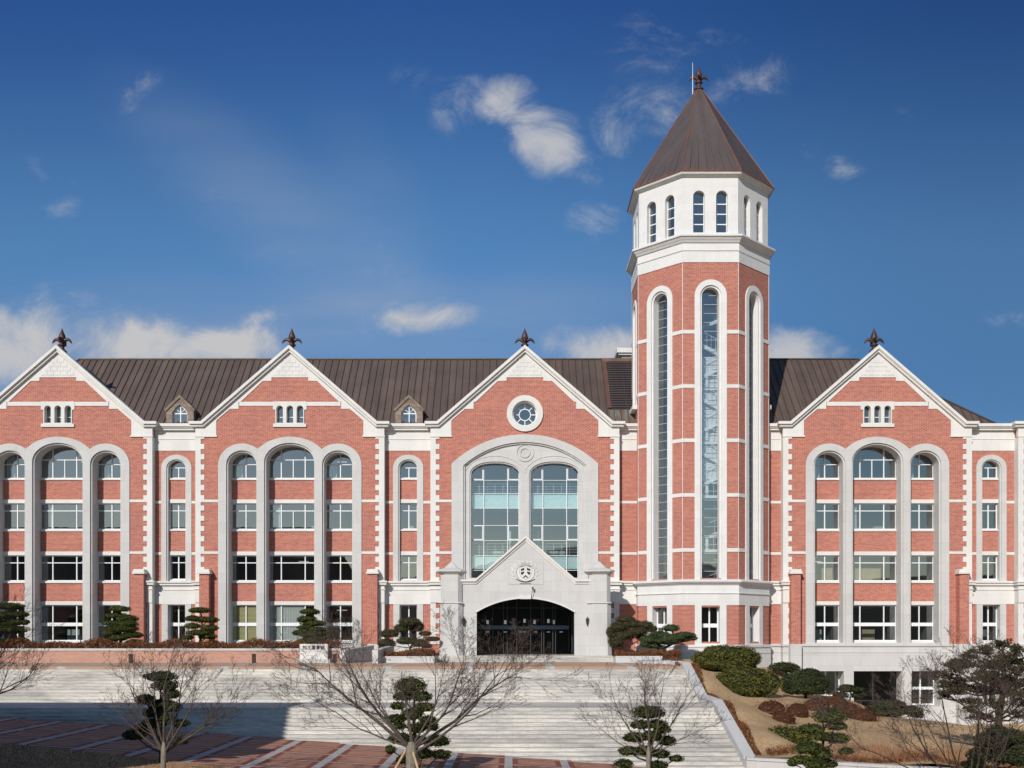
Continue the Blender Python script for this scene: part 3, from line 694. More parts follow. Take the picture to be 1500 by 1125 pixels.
# atrium curtain wall
for s_ in (-1, 1):
    c = G3+s_*2.24; a, b = c-1.85, c+1.85; y = .74; m = MB()
    for x in (a+.06, a+.98, b-.92, b-.06): m.box(x-.024, x+.024, y, y+.12, 3.0, 13.05)
    for z in (11.72, 10.72, 9.60, 8.3, 7.16, 6.02, 4.9): m.box(a, b, y+.006, y+.11, z-.016, z+.016)
    for x in (a+.98, b-.92):      # operable lights
        for (z0, z1) in ((11.75, 12.6), (7.2, 8.24)):
            xa, xb = (a+.1, a+.93) if x < c else (b-.87, b-.1)
            m.box(xa, xb, y-.02, y+.05, z0, z0+.07); m.box(xa, xb, y-.02, y+.05, z1, z1+.07); m.box(xb-.06 if x < c else xa, xb if x < c else xa+.06, y-.018, y+.05, z0+.07, z1)
    o = m.build('atrium_window', 'white_frame', bld)
    gm = MB(); gm.face([(a,y+.06,3.0),(b,y+.06,3.0),(b,y+.06,13.05),(a,y+.06,13.05)]); gm.build('glass', 'atrium_glass', o)
    gm = MB(); gm.box(a, b, y+.13, y+.22, 9.62, 10.70); gm.box(a, b, y+.13, y+.22, 5.0, 6.0); gm.build('spandrel', 'spandrel_cyan', o)
    gm = MB()
    for z in (10.9, 11.1, 11.3, 11.5, 6.3, 6.5, 6.7, 6.95): gm.box(a, b, y+.5, y+.53, z, z+.025)
    for i in range(7): gm.box(a+i*.6, a+i*.6+.04, y+.5, y+.54, 10.7, 11.55); gm.box(a+i*.6, a+i*.6+.04, y+.5, y+.54, 6.0, 7.0)
    gm.build('railing', 'white_frame', o)
m = MB(); m.cur = 0; m.box(G3-4.6, G3+4.6, 7, 7.2, -1.5, 14.5); m.box(G3-4.7, G3-4.6, .9, 7, -1.5, 14.5); m.box(G3+4.6, G3+4.7, .9, 7, -1.5, 14.5)
m.cur = 1
for z in (3.4, 5.5, 10.2, 14.5): m.box(G3-4.6, G3+4.6, 1.0, 7, z-.2, z+.15)
m.cur = 2
for i in range(3): m.box(G3-3.2+i*2.4, G3-1.6+i*2.4, 4, 4.5, 5.7, 6.6); m.box(G3-3.4+i*2.2, G3-3.25+i*2.2, 3, 3.1, 5.7, 8.1)
m.build('interior', ['interior_wall', 'plaster', 'stair_white'], cg)
for sgn in (-1, 1):
    quoins(cg, G3+sgn*HALF, -sgn, -.68, 14.86)
    m = MB(); e_ = G3+sgn*HALF
    m.box(e_-sgn*1.5, e_+sgn*.05, -.13, .7, 2.42, 3.72); m.box(e_-sgn*1.5, e_+sgn*.12, -.20, .68, 3.40, 3.46)
    m.box(e_-sgn*1.5, e_+sgn*.20, -.30, .66, 3.75, 3.92); m.box(e_-sgn*1.5, e_+sgn*.26, -.38, .64, 3.922, 4.06)
    m.build('corner_cornice', 'granite_trim', cg)
    for z0, z1 in ((9.96,10.15),(6.08,6.27)): piece('string_band', 'granite_trim', cg, e_-sgn*.3, e_-sgn*1.62, -.045, .1, z0, z1)
    m = MB(); m.box(e_-sgn*.05, e_-sgn*.01, .02, .62, -2.9, 15.7); m.build('return_wall', 'red_brick', cg)
m = MB(Matrix.Translation((G3,0,0)))
for sg in (-1, 1):
    q = [(0,.5,21.36),(sg*6.9,.5,15.44),(sg*6.9,6.9,15.44),(0,6.9,21.36)]
    m.face(q if sg < 0 else q[::-1])
m.build('gable_roof', 'brown_roof', bld)
finial(bld, G3, .72, 21.35)

# ------------------------------------------------------------------ porch
PY = -3.8
m = MB(Matrix.Translation((G3,0,0)))
op = segarch(0, 3.5, -1.47, 1.62, .98, 24)
m.plate([(-4.75,-1.9),(4.75,-1.9),(4.75,3.72),(3.55,3.72),(0,6.80),(-3.55,3.72),(-4.75,3.72)], [op], PY, PY+.55)
m.plate(segarch(0, 3.78, -1.9, 1.68, 1.12, 24), [segarch(0, 3.5, -1.899, 1.62, .98, 24)], PY-.05, PY+.1) if False else None
m.box(-4.75, -4.35, PY+.56, -.1, -1.9, 3.7); m.box(4.35, 4.75, PY+.56, -.1, -1.9, 3.7)
m.box(-4.3, 4.3, PY+.56, -.1, 3.0, 3.3)
m.box(-4.74, 4.74, PY+.3, -.1, 3.45, 3.68)
porch = m.build('porch', 'granite', bld)
m = MB(Matrix.Translation((G3,0,0)))     # coping of the porch gable
def cop(t0, t1, e_):
    return [(-4.72,3.95-t0),(-3.62+.33*t0,3.95-t0),(0,7.08-1.32*t0),(3.62-.33*t0,3.95-t0),(4.72,3.95-t0),
            (4.72,3.95-t1),(3.62-.33*t1,3.95-t1),(0,7.08-1.32*t1),(-3.62+.33*t1,3.95-t1),(-4.72,3.95-t1)]
m.plate(cop(0,.13,0), y0=PY-.22, y1=PY+.7); m.plate(cop(.132,.20,0), y0=PY-.14, y1=PY+.65); m.plate(cop(.202,.30,0), y0=PY-.08, y1=PY+.6)
m.build('coping', 'granite_trim', porch)
m = MB(Matrix.Translation((G3,0,0)))     # arch moulding with keystone
a_ = segarch(0, 3.62, 1.4, 1.62, 1.10, 24)[2:]; b_ = segarch(0, 3.5, 1.4, 1.62, .98, 24)[2:]
m.plate(a_+b_[::-1], y0=PY-.07, y1=PY+.2)
m.plate([(-.42,2.86),(-.36,2.56),(.36,2.56),(.42,2.86),(.1,2.80),(0,2.74),(-.1,2.80)], y0=PY-.13, y1=PY+.1)
m.build('arch_moulding', 'granite_trim', porch)
for sg in (-1, 1):
    x = G3+sg*5.3
    m = MB(Matrix.Translation((x, PY+.35, 0)))
    def octo(r, ch): return [(-r,-r+ch),(-r+ch,-r),(r-ch,-r),(r,-r+ch),(r,r-ch),(r-ch,r),(-r+ch,r),(-r,r-ch)]
    def prism(r0, c0, r1, c1, z0, z1):
        A, B = octo(r0, c0), octo(r1, c1)
        for i in range(8):
            p, q, p2, q2 = A[i], A[(i+1) % 8], B[i], B[(i+1) % 8]
            m.face([(p[0],p[1],z0),(q[0],q[1],z0),(q2[0],q2[1],z1),(p2[0],p2[1],z1)])
        m.face([(p[0],p[1],z1) for p in B]); m.face([(p[0],p[1],z0) for p in A][::-1])
    prism(.84,.3,.84,.3,-1.9,-.62); prism(.80,.3,.80,.3,-.62,2.25); prism(.88,.3,.80,.3,2.25,2.34) ; prism(.76,.28,.76,.28,2.34,4.33)
    prism(.80,.28,1.02,.34,4.33,4.50); prism(1.05,.34,1.05,.34,4.502,4.62); prism(1.0,.34,.5,.16,4.622,4.80); prism(.5,.16,.02,.005,4.80,5.28)
    m.build('porch_pillar', 'granite', bld)
# wall lanterns
for sg in (-1, 1):
    x = G3+sg*4.42; m = MB(Matrix.Translation((x, PY-.16, .93)))
    m.box(-.03, .03, .02, .16, -.02, .05); m.lathe([(.02,-.30),(.05,-.22),(.10,-.12),(.14,.14),(.16,.16),(.10,.24),(.03,.32),(.01,.40)], n=6)
    o = m.build('wall_lantern', 'dark_metal', bld)
# emblem relief
em = MB(Matrix.Translation((G3, PY, 4.42)))
em.box(-1.28, 1.28, -.025, .05, -.82, .92)
o_rel = em.build('emblem_panel', 'granite', porch)
m = MB(Matrix.Translation((G3, PY, 4.42)))
random.seed(3)
for sg in (-1, 1):     # carved leaf sprays around the shield
    for i in range(16):
        t = R(-38+i*7.5); r0 = .68; r1 = 1.02+.14*math.sin(i*2.1)
        for k in (0, 1):
            ra = r0+(r1-r0)*k*.5; rb = ra+.24; tt = t+k*.05
            p = (sg*ra*math.cos(tt), ra*math.sin(tt)*.85); q = (sg*rb*math.cos(tt+.16), rb*math.sin(tt+.16)*.85)
            dx, dz = q[0]-p[0], q[1]-p[1]; ln_ = math.hypot(dx, dz); nx, nz_ = -dz/ln_*.035, dx/ln_*.035
            m.plate([p, ((p[0]+q[0])/2+nx, (p[1]+q[1])/2+nz_), q, ((p[0]+q[0])/2-nx, (p[1]+q[1])/2-nz_)], y0=-.045, y1=-.02)
m.plate(circ(0,.05,.63), y0=-.035, y1=-.02)
m.build('emblem_relief', 'granite_trim', porch)
m = MB(Matrix.Translation((G3, PY, 4.42)))
m.cur = 0
m.plate(circ(0,.05,.655,40), [circ(0,.05,.632,40)], -.05, -.02)
shield = [(-.36,.33),(.36,.33),(.35,-.02),(.27,-.22),(.12,-.36),(0,-.42),(-.12,-.36),(-.27,-.22),(-.35,-.02)]
m.plate([(x*1.30, z*1.24+.05) for x, z in shield], [[(x*1.25, z*1.19+.05) for x, z in shield]], -.05, -.02)
m.cur = 1
for sg in (-1, 1):
    m.plate([(sg*.34,.30),(sg*.09,.37),(sg*.09,.22),(sg*.33,.15)], y0=-.05, y1=-.02)
    m.plate([(sg*.35,.06),(sg*.09,.12),(sg*.11,.01),(sg*.25,-.15),(sg*.33,-.05)], y0=-.05, y1=-.02)
    m.plate([(0,-.13),(sg*.20,-.32),(sg*.10,-.34),(0,-.24)], y0=-.05, y1=-.02)
# ribbon below
rb_ = lambda z, th, x0, x1, sag: [(x0+(x1-x0)*i/12, z+sag*((i-6)/6)**2) for i in range(13)]+[(x1-(x1-x0)*i/12, z-th+sag*((6-i)/6)**2) for i in range(13)]
m.plate(rb_(-.60,.06,-.66,.66,.20), y0=-.06, y1=-.02)
m.cur = 0
for i in range(9):
    t = R(50+i*10); 
    m.plate([(math.cos(t)*.545-.03, math.sin(t)*.545+.03),(math.cos(t)*.545+.03, math.sin(t)*.545+.03),(math.cos(t)*.545+.02, math.sin(t)*.545+.09),(math.cos(t)*.545-.02, math.sin(t)*.545+.09)], y0=-.105, y1=-.02)
for i in range(12): m.box(-.42+i*.07, -.385+i*.07, -.10, -.02, -.76, -.71)
m.build('emblem', ['emblem_grey', 'emblem_ink'], porch)
# small cable and camera above the arch
m = MB(); m.tube([Vector((G3+.42,PY-.2,2.5)), Vector((G3+.44,PY-.25,2.9)), Vector((G3+.52,PY-.28,3.3))], [.02,.02,.02], 5); m.box(G3+.46, G3+.57, PY-.34, PY-.22, 3.22, 3.42)
m.build('security_camera', 'dark_metal', porch)
# entrance screen
YE = .1
m = MB(); m.cur = 0
for x in (-3.6,-2.42,-1.62,-1.32,-.62,.43,1.25,1.42,2.1,2.3,3.55): m.box(G3+x-.03, G3+x+.03, YE, YE+.1, -1.5, 3.0)
m.box(G3-3.6, G3+3.6, YE+.004, YE+.09, 2.0, 2.06)
scr = m.build('entrance_screen', 'dark_metal', bld)
m = MB(); m.box(G3-3.5, G3-.66, YE-.07, YE-.002, .42, .70); m.box(G3+.47, G3+3.3, YE-.07, YE-.002, .42, .70); m.box(G3-.6, G3+.4, YE-.03, YE-.002, .48, .64); m.build('door_header', 'door_header', scr)
m = MB(); m.face([(G3-3.6,YE+.05,-1.5),(G3+3.6,YE+.05,-1.5),(G3+3.6,YE+.05,3.0),(G3-3.6,YE+.05,3.0)]); m.build('glass', 'door_glass', scr)
m = MB()
for x in (-1.1,.75,1.3): m.box(G3+x-.25, G3+x+.25, 1.6, 1.9, 2.80, 2.86)
for x in (-2.9,-1.5,.02,.8,1.9,2.3): m.box(G3+x-.09, G3+x+.09, 4.0, 4.02, .95+.1*math.sin(x*5), 1.25+.1*math.sin(x*5))
for x in (-2.9,-1.5,-.3,0,.9,1.9,2.9): m.box(G3+x-.12, G3+x+.12, 3.9, 3.92, .2, .26)
m.build('ceiling_light', 'ceiling_lamp', scr)
m = MB(); m.box(G3-4.2, G3+4.2, 5, 5.1, -1.5, 3.2); m.box(G3-4.3, G3-4.2, .3, 5, -1.5, 3.2); m.box(G3+4.2, G3+4.3, .3, 5, -1.5, 3.2); m.build('lobby_wall', 'dark_metal', scr)

# ------------------------------------------------------------------ main roof
YEV, ZEV, YR, ZR = 1.02, 15.75, 8.0, 22.76
XL, XR = -35.65, 28.5; HX = YR-YEV; HR = 8.9
m = MB(); m.cur = 0
sl = (ZR-ZEV)/(YR-YEV)
m.face([(XL-HX,YEV,ZEV),(XR+HR,YEV,ZEV),(XR,YR,ZR),(XL,YR,ZR)])
m.face([(XR+HR,2*YR-YEV,ZEV),(XL-HX,2*YR-YEV,ZEV),(XL,YR,ZR),(XR,YR,ZR)])
m.face([(XR+HR,YEV,ZEV),(XR+HR,2*YR-YEV,ZEV),(XR,YR,ZR)]); m.face([(XL-HX,2*YR-YEV,ZEV),(XL-HX,YEV,ZEV),(XL,YR,ZR)])
m.cur = 1
x = XL-HX+.3; q = .022; hh = .06
while x < XR+HR:
    t = 1.0
    if x < XL: t = (x-(XL-HX))/HX
    if x > XR: t = ((XR+HR)-x)/HR
    y1, z1 = YEV+(YR-YEV)*t, ZEV+(ZR-ZEV)*t
    A = [(x-q,YEV,ZEV+.01),(x-q,YEV-.03,ZEV+hh),(x+q,YEV-.03,ZEV+hh),(x+q,YEV,ZEV+.01)]
    B = [(x-q,y1,z1+.01),(x-q,y1-.03,z1+hh),(x+q,y1-.03,z1+hh),(x+q,y1,z1+.01)]
    for i in range(3): m.face([A[i],A[i+1],B[i+1],B[i]][::-1])
    x += .54
m.box(XL, XR, YR-.12, YR+.12, ZR-.02, ZR+.08)
for X0, sg in ((XL,-1),(XR,HR/HX)):
    m.tube([Vector((X0,YR,ZR+.03)), Vector((X0+sg*HX,YEV,ZEV+.03))], [.09,.09], 5)
roof = m.build('main_roof', ['brown_roof', 'roof_seam'], bld)
def onroof(y, up=0): return ZEV+(y-YEV)*sl+up
# dormers
for dx in ((G1+G2)/2+.02, (G2+G3)/2-.02):
    y0 = 1.35; T = Matrix.Translation((dx, y0, 0)); m = MB(T)
    pent = lambda s_, b: [(-1.05+s_,15.9+b),(1.05-s_,15.9+b),(1.05-s_,17.2-s_*.35),(0,18.2-s_*1.25),(-1.05+s_,17.2-s_*.35)]
    inn = [(-.57,15.98),(.57,15.98),(.57,16.98),(.3,17.38),(0,17.62),(-.3,17.38),(-.57,16.98)]
    m.plate(pent(0,0), [inn], 0, .5); m.box(-1.12, 1.12, -.06, .5, 17.16, 17.24) if False else None
    o = m.build('dormer', 'beige_stone', bld)
    m = MB(T); m.plate([(-1.14,17.1),(-1.05,17.08),(0,18.10),(1.05,17.08),(1.14,17.1),(1.14,17.24),(0,18.34),(-1.14,17.24)], y0=-.09, y1=2.6); m.build('dormer_coping', 'beige_stone', o)
    m = MB(T)
    for sg in (-1, 1):
        m.box(sg*.98, sg*1.03, .5, 2.2, 15.9, 17.15)
        a, b = (0,18.16), (sg*1.06,17.14)
        m.face([(a[0],.5,a[1]),(b[0],.5,b[1]),(b[0],3.2,b[1]),(a[0],3.2,a[1])])
    m.build('dormer_cheek', 'brown_roof', o)
    m = MB(T)
    m.box(-.57,-.49,.2,.28,15.98,17.0); m.box(.49,.57,.2,.28,15.98,17.0); m.box(-.49,.49,.2,.28,15.98,16.08); m.box(-.49,.49,.2,.28,16.90,16.98)
    m.box(-.035,.035,.195,.27,16.08,17.6)
    for sg in (-1, 1): m.plate([(0,17.0),(sg*.04,17.0),(sg*.40,17.30),(sg*.36,17.34)], y0=.19, y1=.27)
    m.plate([(-.57,16.98),(-.3,17.38),(0,17.62),(.3,17.38),(.57,16.98),(.49,16.98),(.25,17.32),(0,17.53),(-.25,17.32),(-.49,16.98)], y0=.2, y1=.28)
    m.build('dormer_window', 'white_frame', o)
    m = MB(T); m.plate(inn, y0=.25, y1=.26, back=False); m.build('dormer_glass', 'atrium_glass', o)
    m = MB(T); m.box(-.9,.9,1.2,1.25,15.8,17.2); m.build('dormer_back', 'interior_wall', o)
# louvres beside the tower
m = MB(); m.cur = 0
ya, yb = 2.75, YR-.25; xa, xb = 7.62, 12.6
m.face([(xa,ya,onroof(ya,.03)),(xb,ya,onroof(ya,.03)),(xb,yb,onroof(yb,.03)),(xa,yb,onroof(yb,.03))])  # dark sheet stands for the shade of a recess behind the slats
m.cur = 1
m.face([(xa-.2,ya-.0,onroof(ya,.16)),(xa+.12,ya,onroof(ya,.16)),(xa+.12,yb,onroof(yb,.16)),(xa-.2,yb,onroof(yb,.16))])
m.face([(xa+.12,ya,onroof(ya,.02)),(xa+.12,yb,onroof(yb,.02)),(xa+.12,yb,onroof(yb,.16)),(xa+.12,ya,onroof(ya,.16))][::-1])
m.box(xa-.2, xb, yb-.1, yb+.2, onroof(yb), onroof(yb,.28))
k = 0; y = ya+.1
while y < yb-.1:
    z = onroof(y); m.box(xa+.1, xb, y-.05, y+.03, z+.13, z+.16); y += .24; k += 1
m.build('roof_louvre', ['dark_metal', 'louvre_brown'], roof)
m = MB(); m.face([(xa+.1,YEV,onroof(YEV,.02)),(10.6,YEV,onroof(YEV,.02)),(10.6,ya,onroof(ya,.02)),(xa-.1,ya,onroof(ya,.02))])
m.face([(18.4,YEV,onroof(YEV,.02)),(19.75,YEV,onroof(YEV,.02)),(18.9,4.0,onroof(4.0,.02)),(18.4,4.0,onroof(4.0,.02))])
m.build('rusty_flashing', 'rusty_sheet', roof)
m = MB(); m.box(9.4, 13, 11.3, 14, 22, 23.95); m.box(9.1, 13.3, 11.0, 14.3, 23.95, 24.1); m.box(8.95, 13.45, 10.85, 14.45, 24.102, 24.5); m.build('roof_housing', 'tower_stone', bld)
m = MB(); m.tube([Vector((10.3,11,24.5)), Vector((10.3,11,24.9))], [.09,.09], 8, True); m.build('roof_vent', 'dark_metal', bld)

# body behind so that nothing shows through
m = MB(); m.box(-43, -27.2, 7.3, 15, -3, 15.7); m.box(-27.2, 9.9, 8.0, 15, -3, 15.7); m.box(19.0, 60, 8.5, 15, -7.5, 15.7); m.box(-43.1, -42.9, .8, 15, -3, 15.7)
m.box(34.7, 60, 1.2, 14.9, 15.4, 15.72); m.box(-43,-41.2,.7,7.2,-3,15.7)
m.build('rear_wall', 'red_brick', bld)

# ------------------------------------------------------------------ tower
s8 = 4.05; AP = s8*1.20711; TC = (14.34, -3.1+AP)
def FM(k, ap=AP): return Matrix.Translation((TC[0], TC[1], 0)) @ Matrix.Rotation(R(45*k), 4, 'Z') @ Matrix.Translation((0, -ap, 0))
tw = None; tb = MB(); ts = MB(); tt = MB()
faces = [(-2,'upper'),(-1,'full'),(0,'full'),(1,'full'),(2,'upper')]
tg = []
hs2 = s8/2
for k in range(-3, 5):
    M = FM(k); tb.M = M; ts.M = M; tt.M = M
    kind = dict(faces).get(k)
    zb0 = 4.0; wz = 3.94 if kind == 'full' else 17.3
    holes = []
    if kind: holes = [arch(0, .95, wz+.02 if kind == 'full' else wz, 24.5, .95)]
    tb.plate(rect(-hs2, hs2, 3.6, 27.0), [h if kind != 'full' else arch(0, .95, 4.1, 24.5, .95) for h in holes], 0, .3)
    # ground storey
    gh = [rect(-.85, .85, -.5, 2.0)] if kind == 'full' else []
    tb.plate(rect(-hs2, hs2, -.75, 2.2), gh, 0, .3)
    if kind:
        wz_ = 3.94 if kind == 'full' else 17.35
        ts.plate(arch(0, 1.16, wz_, 24.48, 1.17), [arch(0, .76, wz_+.02, 24.48, .77)], -.08, .2)
        ts.plate(arch(0, 1.08, wz_+.01, 24.48, 1.08), [arch(0, .63, wz_+.03, 24.48, .64)], .04, .62)
        if kind == 'upper': ts.box(-1.4, 1.4, -.35, .2, 17.05, 17.35)
        for zc in (21.88, 17.96, 14.05, 10.1, 6.13):
            if zc < wz_: continue
            for sg in (-1, 1): tt.box(sg*1.12, sg*(hs2+.018), -.045, .1, zc-.13, zc+.13)
        # glazing bars
        m = MB(M); z = wz_+.05; 
        m.box(-.68, -.62, .63, .72, wz_, 25.2); m.box(.62, .68, .63, .72, wz_, 25.2)
        i = 0
        while z < 25.1: m.box(-.64, .64, .62, .69, z-.016, z+.016); z += .647
        o = m.build('tower_window', 'grey_frame', bld)
        gm = MB(M); gm.face([(-.68,.66,wz_),(.68,.66,wz_),(.68,.66,25.25),(-.68,.66,25.25)]); gm.build('glass', 'tower_glass', o)
        if kind == 'full':
            ts.plate(rect(-1.14, 1.14, -.72, 2.19), [rect(-.66, .66, -.62, 2.12)], -.055, .5)
            window(bld, -.68, .68, -.66, 2.16, .51, [0], [(.68,.28)], fr=.10, M=M)
    else:
        for zc in (21.88, 17.96): tt.box(-hs2-.018, hs2+.018, -.045, .1, zc-.13, zc+.13)
    # belt stones
    ts.box(-hs2-.02, hs2+.02, -.05, .3, 2.15, 3.62); ts.box(-hs2-.03, hs2+.03, -.04, .3, 26.9, 28.45)
    # lower plinth
    ts.box(-hs2-.06, hs2+.06, -.13, .3, -6.5, -.72)
    # corner line
    tt.box(-hs2-.022, -hs2+.022, -.012, .05, 4.0, 26.9)
    # belfry drum
    dh = [arch(q, .42, 29.08, 31.7, .42, 10) for q in (-.83, .83)]
    ts.M = FM(k, AP-.06); ts.plate(rect(-hs2+.025, hs2-.025, 28.9, 33.1), dh, 0, .3)
    for q in (-.83, .83):
        m = MB(FM(k, AP-.06)); y = .31
        m.box(q-.46, q-.385, y, y+.08, 29.05, 32.2); m.box(q+.385, q+.46, y, y+.08, 29.05, 32.2)
        for z in (29.1, 29.78, 30.52, 31.25): m.box(q-.39, q+.39, y+.004, y+.076, z-.035, z+.035)
        if abs(k) <= 2:
            o = m.build('belfry_window', 'white_frame', bld)
            gm = MB(FM(k, AP-.06)); gm.face([(q-.46,y+.05,29.05),(q+.46,y+.05,29.05),(q+.46,y+.05,32.2),(q-.46,y+.05,32.2)]); gm.build('glass', 'window_glass', o)
tower = tb.build('tower_wall', 'red_brick', bld)
ts.build('tower_stonework', 'tower_stone', tower); tt.build('tower_string_band', 'granite_trim', tower)
def octring(m, a0, a1, z0, z1, cap=True):
    c8 = 1/math.cos(R(22.5))
    A = [(TC[0]+a0*c8*math.cos(R(22.5+45*i)), TC[1]+a0*c8*math.sin(R(22.5+45*i)), z0) for i in range(8)]
    B = [(TC[0]+a1*c8*math.cos(R(22.5+45*i)), TC[1]+a1*c8*math.sin(R(22.5+45*i)), z1) for i in range(8)]
    for i in range(8): j = (i+1) % 8; m.face([A[i],A[j],B[j],B[i]])
    if cap: m.face(B); m.face(A[::-1])
m = MB()
octring(m, AP+.10, AP+.10, 27.72, 27.80, False); octring(m, AP+.12, AP+.22, 28.3, 28.45); octring(m, AP+.24, AP+.40, 28.452, 28.66); octring(m, AP+.46, AP+.46, 28.662, 28.80); octring(m, AP+.42, AP+.02, 28.802, 28.93)
m.build('belfry_cornice', 'tower_stone', tower); m = MB(); octring(m, AP+.12, AP+.12, 2.98, 3.04); octring(m, AP+.08, AP+.2, 3.60, 3.72); octring(m, AP+.24, AP+.32, 3.722, 3.82); octring(m, AP+.36, AP+.36, 3.822, 3.92); octring(m, AP+.34, AP+.04, 3.922, 4.02)
m.build('tower_cornice', 'tower_stone', tower); m = MB(); octring(m, AP+.2, AP+.2, -.9, -.74); octring(m, AP+.17, AP+.17, -1.34, -1.28)
m.build('plinth_moulding', 'tower_stone', tower); m = MB(); octring(m, AP-.02, AP+.16, 33.05, 33.2); octring(m, AP+.26, AP+.34, 33.202, 33.38)
m.build('eaves', 'tower_stone', tower)
m = MB(); octring(m, AP+.36, .12, 33.382, 42.05)
sp_ = m.build('spire', 'spire_roof', bld)
m = MB(); octring(m, AP+.40, AP+.37, 33.36, 33.42); octring(m, AP+.375, AP*.955+.20, 33.42, 33.84, False)
c8 = 1/math.cos(R(22.5))
for i in range(8):
    a = R(22.5+45*i)
    p0 = Vector((TC[0]+(AP+.36)*c8*math.cos(a), TC[1]+(AP+.36)*c8*math.sin(a), 33.40)); p1 = Vector((TC[0]+.12*math.cos(a), TC[1]+.12*math.sin(a), 42.05))
    m.tube([p0, p1], [.05,.035], 5)
m.build('spire_edge', 'copper_edge', sp_)
m = MB()
for i in range(8):
    a0, a1 = R(22.5+45*i), R(67.5+45*i)
    for t in (.14,.28,.43,.57,.72,.86):
        q0 = Vector((math.cos(a0), math.sin(a0), 0)).lerp(Vector((math.cos(a1), math.sin(a1), 0)), t)
        p0 = Vector((TC[0], TC[1], 33.40))+q0*(AP+.37)*c8; 
        f = .62 if t in (.14,.86) else .93
        p1 = Vector((TC[0], TC[1], 33.4+(8.65)*f))+q0*((AP+.37)*c8*(1-f)+.0)
        m.tube([p0, p1], [.028,.02], 4)
m.build('spire_seam', 'roof_seam', sp_)
finial(sp_, TC[0], TC[1], 41.78)
m = MB(); m.tube([Vector((TC[0]-.5,TC[1]-.2,41.2)), Vector((TC[0]-.5,TC[1]-.2,43.85))], [.035,.015], 6); m.build('lightning_rod', 'white_frame', sp_)
# stair inside the tower, plus an added white panel
m = MB(Matrix.Translation((TC[0], TC[1], 0))); fl = 3.95
z = 2.3; i = 0
for k in (2.6, 3.4, 4, 4.6, 5.4):
    pass
for k in (3, 4, -3):
    m.M = FM(k, AP-.35); m.box(-1.85, 1.85, 0, .03, 2.5, 26)
m.M = Matrix.Translation((TC[0], TC[1], 0))
def flight(x0, z0, x1, z1, y0, y1):
    for (dz0, dz1) in ((-.22, .06),):
        A = [(x0,y0,z0+dz0),(x0,y1,z0+dz0),(x0,y1,z0+dz1),(x0,y0,z0+dz1)]; B = [(x1,y0,z1+dz0),(x1,y1,z1+dz0),(x1,y1,z1+dz1),(x1,y0,z1+dz1)]
        for i in range(4): j = (i+1) % 4; m.face([A[i],A[j],B[j],B[i]])
    m.tube([Vector((x0,y0+.05,z0+.95)), Vector((x1,y0+.05,z1+.95))], [.03,.03], 4)
    for t in range(1, 12):
        q = t/12; m.tube([Vector((x0+(x1-x0)*q,y0+.05,z0+(z1-z0)*q)), Vector((x0+(x1-x0)*q,y0+.05,z0+(z1-z0)*q+.95))], [.015,.015], 4)
for lv in range(6):
    z = 2.3+lv*fl
    up = 11 < z+2 < 21
    m.box(-3.3, 3.3, 2.6, 3.9, z+1.8, z+2.0)
    if up: flight(-2.0, z, 1.8, z+1.95, -4.0, -3.7); flight(1.8, z+1.95, -2.0, z+fl, -4.0, -3.7)
    else: flight(-2.6, z, 2.4, z+1.95, -2.5, -1.3); flight(2.4, z+1.95, -2.6, z+fl, -1.1, .1)
    if lv < 4:
        m.box(-1.5, 1.5, -3.95, -3.0, z+3.75, z+3.95); m.box(-1.4, 1.4, -3.95, -3.9, z+3.95+.86, z+3.95+.92)
        for q in range(-3, 4): m.box(q*.4-.015, q*.4+.015, -3.95, -3.92, z+3.95, z+4.8)
        m.box(-.19, -.03, -3.97, -3.85, z+3.95, z+4.8)
m.box(-2.0, 2.0, -3.62, -3.5, 11.3, 20.4)  # white panel added close behind the glazing to catch sun and brighten the slot
m.build('tower_stair_and_panel', 'stair_white', tower)

# ================================================================== TERRACE, STAIRS, GROUND
def gz(x): 
    x = max(-32, min(60, x)); return -5.5-.056*x
m = MB(); m.box(-70, 10.25, -15.98, .5, -3.4, -1.9); tag(m.build('terrace', 'terrace_paving'), kind='structure')
m = MB(); m.box(G3-6.15, G3+6.15, -4.6, .2, -1.9, -1.47); m.box(G3-6.4, G3+6.5, -5.0, -4.6, -1.9, -1.61); m.box(G3-6.7, G3+6.9, -5.4, -5.0, -1.9, -1.755)
tag(m.build('entrance_steps', 'stair_stone'), kind='structure')
m = MB(); z = -1.9; y = -16.0; n = 0
XS0, XS1 = -70, 10.3
for i in range(11):      # upper flight
    m.box(XS0, XS1, y-.5-.02, y+.02 if i else y, z-.15-.15, z-.15); y -= .5; z -= .15
m.box(XS0, XS1, y-4.4, y-.02, z-.4, z-.15+.0); y -= 4.4-.0; z -= .15
random.seed(11)
for i in range(19):
    m.box(XS0, XS1, y-.514-.02, y+.02 if i else y, z-.15-.2, z-.15); y -= .514; z -= .15
m.box(XS0, XS1, -40, -16.1, -9, -8.5)
# nosing lines: thin shadow joints come from real overhangs
tag(m.build('stairs', 'stair_stone'), kind='structure')

